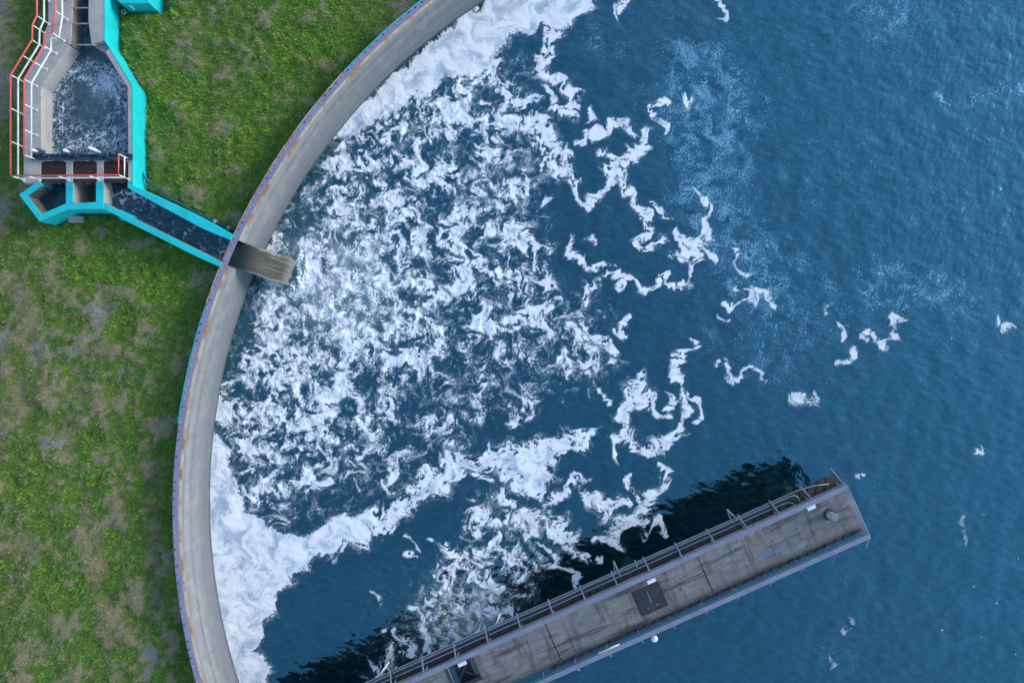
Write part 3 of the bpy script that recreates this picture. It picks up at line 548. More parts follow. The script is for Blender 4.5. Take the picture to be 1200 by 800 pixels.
def green(px,py,n,br):
    j=npr.normal(0,1,n)
    dk=np.array([.055,.16,.016]); md=np.array([.185,.36,.038]); lt=np.array([.32,.60,.05]); st=np.array([.40,.33,.19]); yl=np.array([.19,.25,.03])
    t=np.clip(.38+.34*br+.20*gs(_n2,px,py)+.16*j,0,1)[:,None]; c=np.where(t<.5,dk+(md-dk)*t*2,md+(lt-md)*(t*2-1))
    cool=np.clip(.5*gs(_n4,px,py),-.5,.6)[:,None]; c=c*(1+np.array([-.35,0,.15])*np.clip(cool,0,1)+np.array([.35,.05,-.1])*np.clip(-cool,0,1))
    y_=npr.random(n)[:,None]; c=np.where(y_<.07,yl,c)
    wl=sstep(70,5,px)*sstep(180,330,py)*np.clip(.6+.4*gs(_n4,px,py),0,1); dr=np.clip(gs(thin,px,py)*.9+.06+.35*wl,0,.93); c=c*(1+wl[:,None]*np.array([-.05,-.34,-.20])); c=np.where((npr.random(n)<dr)[:,None],st*npr.uniform(.55,1.15,(n,1)),c); return c
_n2=gn2(gx_,gy_); _n4=gn4(gx_+77,gy_+33)
x,y=scatter(NBLADE); px,py=gpx(x,y); tn_=gs(thin,px,py); br=gs(brt,px,py); k=npr.random(len(x))<np.clip(1.05-.72*tn_+.15*br+.18*gs(_n2,px,py),.06,1); x,y,px,py,br=x[k],y[k],px[k],py[k],br[k]; n=len(x)
L=npr.uniform(.07,.20,n)*(1+.5*br); A=blades(x,y,L,npr.uniform(.012,.026,n),green(px,py,n,br))
# longer tufts
cxs,cys=scatter(4200); cpx,cpy=gpx(cxs,cys); k=npr.random(len(cxs))<np.clip(.18+.75*gs(brt,cpx,cpy)-.6*gs(bare,cpx,cpy),.02,1); cxs,cys=cxs[k],cys[k]
m_=npr.integers(10,30,len(cxs)); sz=npr.uniform(.5,1.25,len(cxs)); tone=npr.normal(0,.2,len(cxs)); x=np.repeat(cxs,m_)+npr.normal(0,.11,m_.sum())*np.repeat(sz,m_); y=np.repeat(cys,m_)+npr.normal(0,.11,m_.sum())*np.repeat(sz,m_)
tt=np.repeat(tone,m_); ss=np.repeat(sz,m_); k=(np.hypot(x-CX,y-CY)>RO+.1)&~inkeep(x,y); x,y,tt,ss=x[k],y[k],tt[k],ss[k]; px,py=gpx(x,y); n=len(x)
B=blades(x,y,npr.uniform(.12,.26,n)*ss,npr.uniform(.018,.042,n)*ss**.5,green(px,py,n,np.clip(gs(brt,px,py)*.7+.25+tt,0,1.2)))
vs=np.concatenate([A[0],B[0]]); fs=np.concatenate([A[1],B[1]+len(A[0])]); hs=np.concatenate([A[2],B[2]]); hs=np.concatenate([hs,np.ones((len(hs),1))],1)
m=Mt('grass_blades'); m.set(Base_Color=m.attr('hue','Color'),Roughness=.6); m.b.inputs['Specular IOR Level'].default_value=.25
g=npmesh('grass',vs,fs,m.m,dict(hue=('FLOAT_COLOR',hs)),smooth=False); kind(g,'stuff'); tag(g,'short patchy green grass with dry straw patches outside the tank wall','grass')
print('blades',len(vs)//5)
# loose stones in the bare patches
x,y=scatter(60000); px,py=gpx(x,y); k=npr.random(len(x))<np.clip(gs(bare,px,py)-.35,0,1)*.8; x,y=x[k],y[k]; n=len(x)
ico=bmesh.new(); bmesh.ops.create_icosphere(ico,subdivisions=1,radius=1); iv=np.array([v.co[:] for v in ico.verts]); ifc=np.array([[v.index for v in f.verts] for f in ico.faces]); ico.free()
sz=npr.uniform(.015,.05,n)*np.where(npr.random(n)<.06,1.9,1); v=iv[None]*(1+.25*npr.normal(0,1,(n,len(iv),1)))*sz[:,None,None]*np.stack([npr.uniform(.7,1.4,n),npr.uniform(.7,1.4,n),npr.uniform(.4,.8,n)],1)[:,None]
v=v+np.stack([x,y,gh(x,y)+.005],1)[:,None]; cc=npr.uniform(.09,.36,(n,1))*np.where(npr.random((n,1))<.5,np.array([[.95,.99,1.06]]),np.array([[1.06,.98,.88]])); cc=np.repeat(np.concatenate([cc,np.ones((n,1))],1),len(iv),0)
m=Mt('pebbles'); m.set(Base_Color=m.attr('hue','Color'),Roughness=.9)
g=npmesh('gravel',v.reshape(-1,3),(ifc[None]+np.arange(n)[:,None,None]*len(iv)).reshape(-1,3),m.m,dict(hue=('FLOAT_COLOR',cc)),smooth=False); kind(g,'stuff'); tag(g,'small grey stones lying in the bare patches of the grass','gravel')
# ---------------------------------------------------------------- sluice chamber and channel
ZC=3.3
ch=thing('sluice_chamber','grey concrete sluice basin with turquoise outer faces and churning water inside','sluice',P(100,130,1.9))
def loc_parent(o,par):
    o.matrix_parent_inverse=Matrix.Translation(par.location).inverted(); return o
def cpart(name,polys,z0,z1,mats,par=ch,bev=.025):
    bm=bmesh.new()
    for p in polys:
        pts,sides,top=p if isinstance(p,tuple) else (p,None,0)
        prism(bm,plan(pts),z0,z1,top,0,sides)
    if bev: bevel_top(bm,bev)
    return loc_parent(obj(name,bm,mats,par),par)
cpart('walkway',[[(27.5,215),(27.5,95),(51,55),(51,46),(61,42),(82,54),(48.5,101.5),(48.5,186),(47,215)]],1.2,ZC,[CONC])
cpart('upper_walkway',[([(51,45.6),(51,38.5),(55.5,24),(55.5,-60),(84,-60),(84.5,0),(83.5,30),(82,53),(61,41.6)],[1]*9,0)],1.2,ZC-.06,[CONC,CONC_B])
cpart('inlet_wall',[[(104,-60),(122,-60),(122,47.5),(107,52),(103.3,24)]],1.2,ZC,[CONC])
cpart('inlet_wall',[[(107,52.2),(122,47.8),(127.5,56.2),(123,61)]],1.2,ZC-.35,[CONC])
cpart('basin_wall',[[(123,61.2),(127.7,56.4),(155,101),(155,213.5),(150,213.5),(150,178),(149.3,102.5)]],1.2,ZC,[CONC])
cpart('painted_face',[[(122.1,-60),(122.9,-60),(122.9,47.5),(128.4,56),(155.8,101),(155.8,216),(155.1,216),(155.1,101),(127.8,56.3),(122.1,47.7)]],1.2,ZC+.012,[TURQ],bev=0)
for a_ in (77,113): cpart('gate_pier',[[(a_,186),(a_+8,186),(a_+8,213.8),(a_,213.8)]],1.2,ZC-.004,[CONC])
for cx0 in (77,113,47.5,150):   # little bracket ears at the pier heads
    bm=bmesh.new(); a=P(cx0-1.5,186,ZC); b=P(cx0+(10 if cx0 in(77,113) else 5),190,ZC); box(bm,a.x,b.x,b.y,a.y,ZC+.003,ZC+.05,0,.008)
    loc_parent(obj('bracket',bm,CONC,ch),ch)
# painted lower walls: outer / inner polylines
def wallstrip(name,outer,inner,z0,z1,par,top=0,close=True):
    bm=bmesh.new(); po=[Vector(p).to_3d() for p in plan(outer)]; pi=[Vector(p).to_3d() for p in plan(inner)]; n=len(po)
    def col(p): return [bm.verts.new((p.x,p.y,z)) for z in (z0,z1)]
    O=[col(p) for p in po]; I_=[col(p) for p in pi]
    for i in range(n-1):
        bm.faces.new((O[i][1],O[i+1][1],I_[i+1][1],I_[i][1])).material_index=0
        bm.faces.new((O[i][0],O[i+1][0],O[i+1][1],O[i][1])).material_index=0
        bm.faces.new((I_[i][0],I_[i][1],I_[i+1][1],I_[i+1][0])).material_index=1
    for k in (0,n-1): bm.faces.new((O[k][0],O[k][1],I_[k][1],I_[k][0])).material_index=0
    bmesh.ops.recalc_face_normals(bm,faces=bm.faces); bevel_top(bm,.02)
    return loc_parent(obj(name,bm,[TURQ,CONC_D],par),par)
wallstrip('painted_wall',[(41,214.2),(22,228),(46,259.5),(79,245.2),(121.5,245.2)],[(48,218),(32,229.5),(48,251),(76.5,238.5),(121.5,236)],1.2,ZC-.01,ch)
bm=bmesh.new(); prism(bm,plan([(40,214),(48.3,214),(48.3,217.6),(41.2,214.3)]),1.2,ZC-.012); loc_parent(obj('painted_wall',bm,TURQ,ch),ch)
for a,b in ((76.8,85.6),(112,121.6)):
    bm=bmesh.new(); prism(bm,plan([(a,214.1),(b,214.1),(b,237.2),(a,239)]),1.2,ZC-.015,0,1); bevel_top(bm); loc_parent(obj('divider_wall',bm,[TURQ,CONC],ch),ch)
bm=bmesh.new(); prism(bm,plan([(85,205),(113,205),(113,240),(85,240)]),1.2,1.75); loc_parent(obj('floor',bm,CONC_D,ch),ch)
bm=bmesh.new(); prism(bm,plan([(136,244),(151,251),(151,256),(136,256)]),1.2,ZC-.35); bevel_top(bm); loc_parent(obj('buttress',bm,TURQ,ch),ch)
bm=bmesh.new(); box(bm,P(80,0,2.1).x,P(96,0,2.1).x,P(0,260.5,2.1).y,P(0,253,2.1).y,1.7,2.12,0,.03); tag(obj('concrete_block',bm,CONC),'small grey concrete block half hidden under the turquoise basin wall','block')
# channel
cn=thing('channel','turquoise walled open channel carrying water from the basin to the tank','channel',P(210,265,1.9))
wallstrip('upper_wall',[(155.9,213.6),(156.5,217.3),(168,222.5),(221,247.5),(258,267),(272.8,275.3)],[(149.2,213.8),(149.2,219.6),(158,225.2),(237.5,268),(257.5,276.4),(269.6,281)],1.2,ZC-.02,cn)
wallstrip('lower_wall',[(121.6,245.3),(134,251.2),(150,260.2),(231,301),(256.8,312.5)],[(121.6,237),(133,243.2),(150,252.5),(247,300.5),(260,307.6)],1.2,ZC-.02,cn)
m=Mt('stream_water'); cov=m.attr('foam'); st=m.noise(6,5,.65)
c=m.mix(m.map(m.noise(1.3,4),.35,.7),(.020,.045,.062,1),(.040,.080,.105,1)); c=m.mix(m.attr('aer'),c,(.12,.17,.18,1)); c=m.mix(m.math('MULTIPLY',cov,m.map(st,.25,.6,.55,1)),c,(.72,.78,.85,1))
m.set(Base_Color=c,Roughness=m.map(cov,0,.6,.07,.7),IOR=1.75,Specular_Tint=WTINT,Normal=m.bump(m.noise(5,4,.6),.35,.06)); STREAM=m.m
def pond(name,poly,z,fn,step=.055):
    pl=plan(poly); xs=np.arange(min(p[0] for p in pl),max(p[0] for p in pl)+step,step); ys=np.arange(min(p[1] for p in pl),max(p[1] for p in pl)+step,step)
    gx,gy=np.meshgrid(xs,ys); ok=inside(gx,gy,pl); idx=np.full(gx.shape,-1,np.int64); idx[ok]=np.arange(ok.sum()); q=np.stack([idx[:-1,:-1],idx[:-1,1:],idx[1:,1:],idx[1:,:-1]],-1).reshape(-1,4); q=q[(q>=0).all(1)]
    x=gx[ok];y=gy[ok]; k=F/(H-z); px=600+x*k; py=400-y*k; fo,ae,dz=fn(px,py)
    o=npmesh(name,np.stack([x,y,z+dz],1),q,STREAM,dict(foam=('FLOAT',fo),aer=('FLOAT',ae))); return kind(o,'structure')
tA=Tex(91,11,octs=2,gain=.6,step=.4); tB=Tex(92,18,octs=2,step=.5); tC=Tex(93,26,octs=2,step=.7)
G1=Grad(94,20,step=.7); G2=Grad(95,8,step=.4)
def basin(px,py):
    x0,y0=104,128; ax,ay=px.copy(),py.copy()
    for _ in range(12):                         # big slow gyre and small eddies
        dx,dy=(ax-x0)/40,(ay-y0)/46; r=np.hypot(dx,dy)+.05; s=1.9*np.exp(-r*r*.8); a=G1.vel(ax,ay); b=G2.vel(ax,ay)
        ax=ax+s*-dy*1.6+.5*a[0]+.07*b[0]; ay=ay+s*dx*1.6+.5*a[1]+.07*b[1]
    r=np.hypot((px-x0)/44,(py-y0)/52); ring=.25+.55*sstep(.35,.85,r); rid=1-np.abs(tB(ax,ay))*1.5; rid2=1-np.abs(tA(ax,ay))*1.7
    ex,ey=(ax+px)/2,(ay+py)/2; rr=np.hypot((ex-x0),(ey-y0)*.85); tt=np.arctan2((ey-y0)*.85,ex-x0); g=G1.vel(px,py)
    q1=tB(tt*16+g[0]*1.5,rr*1.35+g[1]*2); q2=tA(tt*14+g[1],rr*1.1+g[0]*2+40); q3=tC(px,py); q4=tA(ex,ey)
    l1=np.clip(1-np.abs(q1)*1.9,0,1); l2=np.clip(1-np.abs(q2)*2.0,0,1); l3=np.clip(1-np.abs(q4)*2.0,0,1)
    ring=.35+.65*sstep(.25,.8,r); f=ring*(.62*l1*np.clip(.65+.4*q3,0,1)+.42*l2*np.clip(.6+.5*tC(px+60,py),0,1)+.25*l3)
    f=f*sstep(58,84,py)+.75*np.exp(-((px-127)/15)**2-((py-98)/14)**2)*np.clip(.35+.5*l3+.4*l1,0,1)+.45*np.exp(-((px-100)/10)**2-((py-78)/7)**2)*l3+.35*np.exp(-((px-125)/24)**2-((py-165)/14)**2)*np.clip(l2+l1,0,1)
    f=f*(1-.75*np.exp(-((px-96)/12)**2-((py-112)/14)**2))
    return sstep(.07,.58,f),.15+.8*np.exp(-((px-118)/16)**2-((py-105)/18)**2)+.35*np.exp(-((px-115)/10)**2-((py-68)/8)**2),.02*tC(px,py)+.008*tA(px,py)
pond('basin_water',[(44,212),(44,99),(78,50),(80,40),(80,-58),(110,-58),(110,48),(124,58),(152,103),(152,212)],2.3,basin)
def still(px,py): return np.zeros_like(px),np.zeros_like(px),.002*tB(px,py)
pond('pit_water',[(44,213),(27,228),(47,255),(81,241),(81,213)],2.25,still)
def stream(px,py):
    u=(px-150)*.9+(py-235)*.44; gx1=G1.vel(px,py); px0,py0=px,py; px=px+2.5*gx1[0]; py=py+2.5*gx1[1]; v=-(px-150)*.44+(py-235)*.9; a=tB(u*.35+3*tC(px,py),v); b=tA(u*.5,v*1.3); rid=1-np.abs(a)*1.7; rid2=1-np.abs(b)*1.6
    ll=np.clip(1-np.abs(tC(u*.45,v*1.5))*2.6,0,1); f=np.clip(.55*ll+.25*np.clip(rid,0,1)*ll+.10*tC(px,py),0,1)*(.55+.75*np.exp(-((px-158)/22)**2-((py-232)/10)**2)); f=f+.9*np.exp(-((px-216)/2.2)**2-((py-273)/1.8)**2)+.35*np.exp(-((px-228)/4)**2-((py-268)/3)**2)
    return sstep(.12,.62,f),.25*np.exp(-((px-155)/20)**2-((py-230)/10)**2),.012*b+.012*a
pond('channel_water',[(117,208),(117,239),(133,248),(150,256),(248,306),(264.5,313),(283.5,287.5),(262,276),(240,265),(154,219),(152,208)],2.40,stream)
# tie rods across the inlet
for i,(y,x0,x1) in enumerate(((9.5,89,105),(28,89.5,105),(52.8,84,110))):
    bm=bmesh.new(); tube(bm,[P(x0-6,y,ZC-.1),P(x1+3,y,ZC-.1)],.045,8)
    tag(obj('tie_rod',bm,PIPE),('pale steel rod across the inlet nearest the top edge','pale steel rod across the inlet, middle of three','pale steel rod across the mouth of the inlet above the basin')[i],'rod','rods across the basin inlet')
# beam with gate hoists
gb=thing('gate_beam','dark blue steel beam spanning the basin in front of the rusty gratings','beam',P(96,183,ZC))
bm=bmesh.new(); a=P(37.5,180.2,ZC+.1); b=P(155.2,187.6,ZC+.1); box(bm,a.x,b.x,b.y,a.y,ZC+.006,ZC+.10,0,.01); box(bm,a.x,b.x,a.y-.09,a.y-.03,ZC+.101,ZC+.2); box(bm,a.x,b.x,b.y+.03,b.y+.09,ZC+.101,ZC+.2); loc_parent(obj('beam',bm,BLUE,gb),gb)
for i in range(14):
    bm=bmesh.new(); p=P(41+i*8.4,183.9,ZC+.1); 
    if i%2==0: box(bm,p.x-.05,p.x+.05,p.y-.14,p.y+.14,p.z+.002,p.z+.07,0,.01); loc_parent(obj('stiffener',bm,RUST if i%4==0 else BLUE,gb),gb)
for i,(x,y,hh,lab) in enumerate(((46,179,.42,'dark blue gate hoist with a short pale spindle at the left end of the beam'),(83,179.5,.42,'dark blue gate hoist with a short pale spindle at the middle of the beam'),(119.5,180,1.05,'gate hoist with the longest pale spindle at the right part of the beam'))):
    p=P(x,y,ZC+.2); t=thing('gate_hoist',lab,'gate hoist',(p.x,p.y,ZC+.205),0,'gate hoists on the beam')
    bm=bmesh.new(); bmesh.ops.create_cone(bm,cap_ends=True,segments=18,radius1=.24,radius2=.2,depth=.2,matrix=Matrix.Translation((0,.02,.1))); box(bm,.1,.42,-.1,.12,.0,.15,0,.02); obj('gearbox',bm,BLUE,t)
    bm=bmesh.new(); tube(bm,[(0,.02,.201),(0,.02,.2+hh)],.085,12); obj('spindle_cover',bm,WHITE,t)
    bm=bmesh.new(); bmesh.ops.create_cone(bm,cap_ends=True,segments=14,radius1=.14,radius2=.14,depth=.05,matrix=Matrix.Translation((.34,-.2,.1))@Matrix.Rotation(math.pi/2,4,'X')); obj('hand_wheel',bm,BLUE,t)
# gratings
for i,(x0,x1) in enumerate(((47.6,76.8),(85.2,112.8),(121.2,149.8))):
    t=thing('grating',('rusty brown walkway grating at the left gate bay','rusty brown walkway grating at the middle gate bay','rusty brown walkway grating at the right gate bay under the end rail')[i],'grating',P((x0+x1)/2,200,ZC),0,'rusty gratings over the gate bays')
    a=P(x0,188.4,ZC); b=P(x1,213.6,ZC); bm=bmesh.new(); w=b.x-a.x; dy=a.y-b.y
    o0=t.location
    for k in range(5): yy=b.y+dy*k/4; box(bm,a.x+.01-o0.x,b.x-.01-o0.x,yy-.035-o0.y+(.035 if k==0 else 0)-(.035 if k==4 else 0),yy+.035-o0.y+(.035 if k==0 else 0)-(.035 if k==4 else 0),-.10,-.02)
    obj('frame',bm,RUST,t); bm=bmesh.new(); nn=26
    for k in range(nn): xx=a.x+w*(k+.5)/nn-o0.x; box(bm,xx-.016,xx+.016,b.y+.02-o0.y,a.y-.02-o0.y,-.09,-.035)
    obj('slats',bm,RUST,t)
    bm=bmesh.new(); box(bm,a.x+.02-o0.x,b.x-.02-o0.x,b.y+.02-o0.y,a.y-.02-o0.y,-.16,-.12); obj('gate_leaf',bm,RUST,t)
# railings
ZR=ZC+1.1
def railing(label,pts,posts,end_posts=True):
    W=[P(x,y,ZR) for x,y in pts]; t=thing('handrail',label,'handrail',(W[0].x,W[0].y,ZC),0,'red topped white handrails of the sluice'); o=Vector((W[0].x,W[0].y,ZC))
    bm=bmesh.new(); tube(bm,[w-o for w in W],.05,8); obj('top_rail',bm,RED,t)
    bm=bmesh.new(); tube(bm,[Vector((w.x,w.y,ZC+.48))-o for w in W],.05,8); obj('mid_rail',bm,WHITE,t)
    for x,y in posts:
        p=P(x,y,ZR)-o; bm=bmesh.new(); tube(bm,[(p.x,p.y,0.003),(p.x,p.y,1.06)],.036,8); bmesh.ops.create_cone(bm,cap_ends=True,segments=10,radius1=.09,radius2=.09,depth=.02,matrix=Matrix.Translation((p.x,p.y,.014))); obj('post',bm,WHITE,t)
    return t
railing('red topped white handrail along the outer edge of the walkway, over the grass',[(12.3,205),(12.3,88),(37.5,47),(38,29.5),(43.2,18.5),(43,-40)],[(12.4,166),(12.4,127),(12.5,88),(26.7,65.5),(37.6,47),(38,29.5),(43.1,18.5),(43,-10)])
railing('red topped white handrail along the inner edge of the walkway, beside the basin',[(28,181.5),(28.2,93),(51.5,53.5),(51.5,39.5),(61,38.5),(65,13),(64,-40)],[(28,181.5),(28,152),(28,122),(28.2,93),(39.8,73),(51.5,54),(61,38.6),(65,13),(64.5,-12)])
railing('red topped white handrail along the front of the rusty gratings, returning at the right',[(12.3,206),(139,205),(139,180)],[(12.5,206),(32,206),(67,206),(103,205.5),(139,205),(139,180.5)])
# turquoise block at the top edge, with a white bar
bl=thing('turquoise_block','turquoise painted block at the top edge beside the inlet','block',P(160,-30,1.9))
bm=bmesh.new(); prism(bm,plan([(138,-80),(175,-80),(175,4),(141,4),(124,-12),(124,-80)],2.9),1.2,2.9); bevel_top(bm); loc_parent(obj('wall',bm,TURQ,bl),bl)
bm=bmesh.new(); tube(bm,[P(141,-3,2.96),P(158,11.5,2.35)],.06,8); tag(obj('white_bar',bm,WHITE),'white bar leaning over the edge of the turquoise block at the top','bar')
bm=bmesh.new(); tube(bm,[P(146,15,GZ)+Vector((.13*math.cos(k*math.pi/8),.13*math.sin(k*math.pi/8),.10)) for k in range(17)],.045,8,cap=False); tag(obj('pipe_collar',bm,CONC),'small grey ring of a pipe end in the grass beside the turquoise wall','pipe')
# blue pipe by the channel
bp=thing('water_pipe','thin dark blue pipe lying in the grass along the channel','pipe',P(220,240,GZ))
pp=[(167.5,203),(170,209),(178,216),(190,224),(203,234),(213,240),(226,247),(240,254),(252,259.5),(268,267),(275,271)]
bm=bmesh.new(); tube(bm,[P(x,y,2.2)+Vector((0,0,-.16 if 205<x<238 else 0)) for x,y in pp],.062,8); loc_parent(obj('pipe',bm,BPIPE,bp),bp)
for x,y in ((252,259.5),(268,267)):
    bm=bmesh.new(); p=P(x,y,2.2); box(bm,p.x-.09,p.x+.09,p.y-.12,p.y+.12,p.z-.3,p.z+.085,0,.015); loc_parent(obj('clamp',bm,CONC,bp),bp)
# ---------------------------------------------------------------- the pier
ZD,ZB=3.8,4.8
o0=P(992,571,ZB); aL=Vector((-.9135,-.4068)); pier=thing('pier','long straight concrete pier with grey blue steel parapets reaching over the water','pier',(o0.x,o0.y,0),math.atan2(aL.y,aL.x))
RZ=math.atan2(aL.y,aL.x); Mi=(Matrix.Translation((o0.x,o0.y,0))@Matrix.Rotation(RZ,4,'Z')).inverted()
def PL(px,py,z): return Mi@P(px,py,z)
WID=3.18; LEN=43.0
def ppart(name,bm,mats,par=None,smooth=False): return obj(name,bm,mats,par or pier,smooth)
m=Mt('deck_concrete'); a=m.noise(.35,6,.6); b=m.noise(1.6,8,.68,m.co((.6,1.6,1))); g=m.noise(26,3,.6); st_=m.noise(1,6,.7,m.co((.25,2.2,1)))
c=m.mix(m.map(a,.35,.65),(.140,.147,.160,1),(.175,.165,.158,1)); c=m.mix(m.math('MULTIPLY',m.map(b,.42,.68),.75),c,(.25,.255,.265,1)); sc=m.noise(1,6,.7,m.co((2.6,.3,1))); c=m.mix(m.math('MULTIPLY',m.map(sc,.50,.66),.7),c,(.06,.063,.070,1)); c=m.mix(m.math('MULTIPLY',m.map(st_,.50,.64),.85),c,(.040,.042,.048,1)); c=m.mix(m.math('MULTIPLY',m.map(g,.6,.75),.5),c,(.25,.23,.20,1)); c=m.mix(m.map(m.noise(4.3,3,.5),.68,.74),c,(.02,.02,.024,1))
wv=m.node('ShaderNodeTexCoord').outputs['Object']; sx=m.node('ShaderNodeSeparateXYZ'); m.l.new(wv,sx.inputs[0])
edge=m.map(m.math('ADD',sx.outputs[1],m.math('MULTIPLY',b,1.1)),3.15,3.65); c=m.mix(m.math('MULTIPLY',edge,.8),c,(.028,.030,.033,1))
m.set(Base_Color=c,Roughness=.8,Normal=m.bump(m.math('ADD',b,g),.3,.02)); DECK=m.m
h0=PL(555,776,ZD); h1=PL(527,789.5,ZD); hx0,hx1=h0.x,h1.x; hy0,hy1=.36,.36+1.5
bm=bmesh.new()
X_=[-.42,hx0,hx1,LEN]; Y_=[.12,hy0,hy1,2.98]
grid=[[bm.verts.new((x,y,ZD)) for y in Y_] for x in X_]; fs=[]
for i in range(3):
    for j in range(3):
        if i==1 and j==1: continue
        fs.append(bm.faces.new((grid[i][j],grid[i][j+1],grid[i+1][j+1],grid[i+1][j])))
bmesh.ops.recalc_face_normals(bm,faces=bm.faces)
if fs[0].normal.z<0: bmesh.ops.reverse_faces(bm,faces=bm.faces)
r=bmesh.ops.extrude_face_region(bm,geom=list(bm.faces)); bmesh.ops.translate(bm,verts=[v for v in r['geom'] if isinstance(v,bmesh.types.BMVert)],vec=(0,0,-.22)); bmesh.ops.recalc_face_normals(bm,faces=bm.faces)
deck=ppart('deck',bm,DECK)
# expansion joints, stains of wear stay in the material; paint mark
m=Mt('blue_spray'); m.set(Base_Color=(.01,.22,.62,1),Roughness=.6); BSP=m.m
for (xa,ya,xb,yb,w) in ((909,646.5,923,640,.05),(893,653,903,648.5,.06),(888,655,892,653,.04)):
    p=PL(xa,ya,ZD); q_=PL(xb,yb,ZD); bm=bmesh.new(); 
    n=8; pts=[p.lerp(q_,k/n)+Vector((0,rnd.uniform(-.03,.03),0)) for k in range(n+1)]
    lo=[bm.verts.new((c_.x,c_.y-w*rnd.uniform(.3,1),ZD+.004)) for c_ in pts]; hi=[bm.verts.new((c_.x,c_.y+w*rnd.uniform(.3,1),ZD+.004)) for c_ in pts]
    for k in range(n): bm.faces.new((lo[k],lo[k+1],hi[k+1],hi[k]))
    bmesh.ops.recalc_face_normals(bm,faces=bm.faces); o=ppart('paint_mark',bm,BSP,deck); o['label']='bright blue paint streak'
# joints across the deck
for jx in (9.55,19.6,29.5):
    bm=bmesh.new(); [box(bm,jx-rnd.uniform(.015,.05),jx+rnd.uniform(.015,.05),yy,yy+.26,ZD+.002,ZD+.008) for yy in np.arange(.15,2.7,.25)]; ppart('joint_strip',bm,STEEL_D,deck)
# girders and columns
for y in (.26,2.75):
    bm=bmesh.new(); box(bm,.3,LEN,y-.1,y+.1,2.75,ZD-.225); box(bm,.3,LEN,y-.22,y+.22,2.70,2.748); ppart('girder',bm,STEEL_D)
for x in (1.6,13.5,25.5,37.5):
    bm=bmesh.new(); tube(bm,[(x,1.4,-1.5),(x,1.4,2.3)],.45,20); box(bm,x-.5,x+.5,-.1,2.9,2.3,2.69); ppart('column',bm,CONC_D)
# parapets: wide top plate, posts, lower rail, raking braces
def parapet(y,sgn,label):
    bm=bmesh.new(); x=-.12
    while x<LEN:
        x2=min(x+6.02,LEN); box(bm,x,x2-.008,y-.14,y+.14,ZB-.05,ZB,0,.008); x=x2
    o=ppart('parapet_plate',bm,STEEL)
    bm=bmesh.new(); box(bm,-.12,LEN,y-.03,y+.03,ZB-.14,ZB-.052); box(bm,0,LEN,y-.02,y+.02,ZB-.55,ZB-.50); ppart('lower_rail',bm,STEEL)
    n=0
    for k in range(21):
        x=k*2.09+.03
        bm=bmesh.new(); box(bm,x-.035,x+.035,y-.035,y+.035,ZD-.25,ZB-.142); ppart('post',bm,STEEL)
        ln=1.0 if k else 1.5
        bm=bmesh.new(); bar(bm,(x,y+sgn*.15,ZB-.03),(x+(0 if k else .0),y+sgn*(.60*ln+.16),ZD-.05),.075,.075); ppart('brace',bm,STEEL)
parapet(0,-1,''); parapet(WID,1,'')
# pipe ledge on the left, end rails
bm=bmesh.new(); box(bm,-.3,LEN,-.60,.115,ZD-.24,ZD-.20); 
for k in range(70): x=.4+k*.6; bar(bm,(x,-.58,ZD-.185),(x+rnd.choice((.25,.45)),.10,ZD-.18),.035,.03)
ppart('pipe_ledge',bm,STEEL_D)
bm=bmesh.new(); box(bm,-.35,20.5,2.985,3.32,ZD-.30,ZD-.26)
for k in range(34): x=.1+k*.6; bar(bm,(x,2.99,ZD-.24),(x+.3,3.30,ZD-.24),.04,.03)
ppart('gutter',bm,STEEL_D)
for zz_,r_ in ((ZB-.04,.05),(ZB-.42,.035),(ZB-.75,.03)):
    bm=bmesh.new(); tube(bm,[(-.08,.0,zz_),(-.08,WID,zz_)],r_,8); ppart('end_rail',bm,STEEL)
def onpier(name,label,cat,p,group=None):
    w=Mi.inverted()@Vector(p); return thing(name,label,cat,w,RZ,group)
# pipes
labs=['outermost of the four thin pale pipes clamped along the left side of the pier','second thin pale pipe from the outside along the left of the pier','third thin pale pipe from the outside along the left of the pier','innermost thin pale pipe, next to the left parapet of the pier']
for k,y in enumerate((-.62,-.49,-.36,-.23)):
    t=onpier('pipe',labs[k],'pipe',(0,y,ZD-.1),'pipes along the pier'); bm=bmesh.new()
    end=[1.5,2.55,2.75,2.95][k]
    pts=[(LEN-.2,0,0)]+[(x,rnd.uniform(-.012,.012),rnd.uniform(-.01,.01)) for x in np.arange(LEN-2,end+.8,-2.1)]
    if k==0: pts+=[(2.6,.0,0),(1.9,.06,0),(1.2,.2,0),(.5,.42,0)]
    else: pts+=[(end+.45,.02,0),(end+.15,.08,0),(end,.22,0),(end-.03,.5,0)]
    tube(bm,pts,.035 if k!=1 else .045,8); obj('tube',bm,PIPE if k!=2 else BLUE,t)
    for x in np.arange(4.2,LEN,6.27):
        bm=bmesh.new(); box(bm,x-.05,x+.05,-.06,.06,-.06,.055,0,.01); obj('clamp',bm,STEEL_D,t)
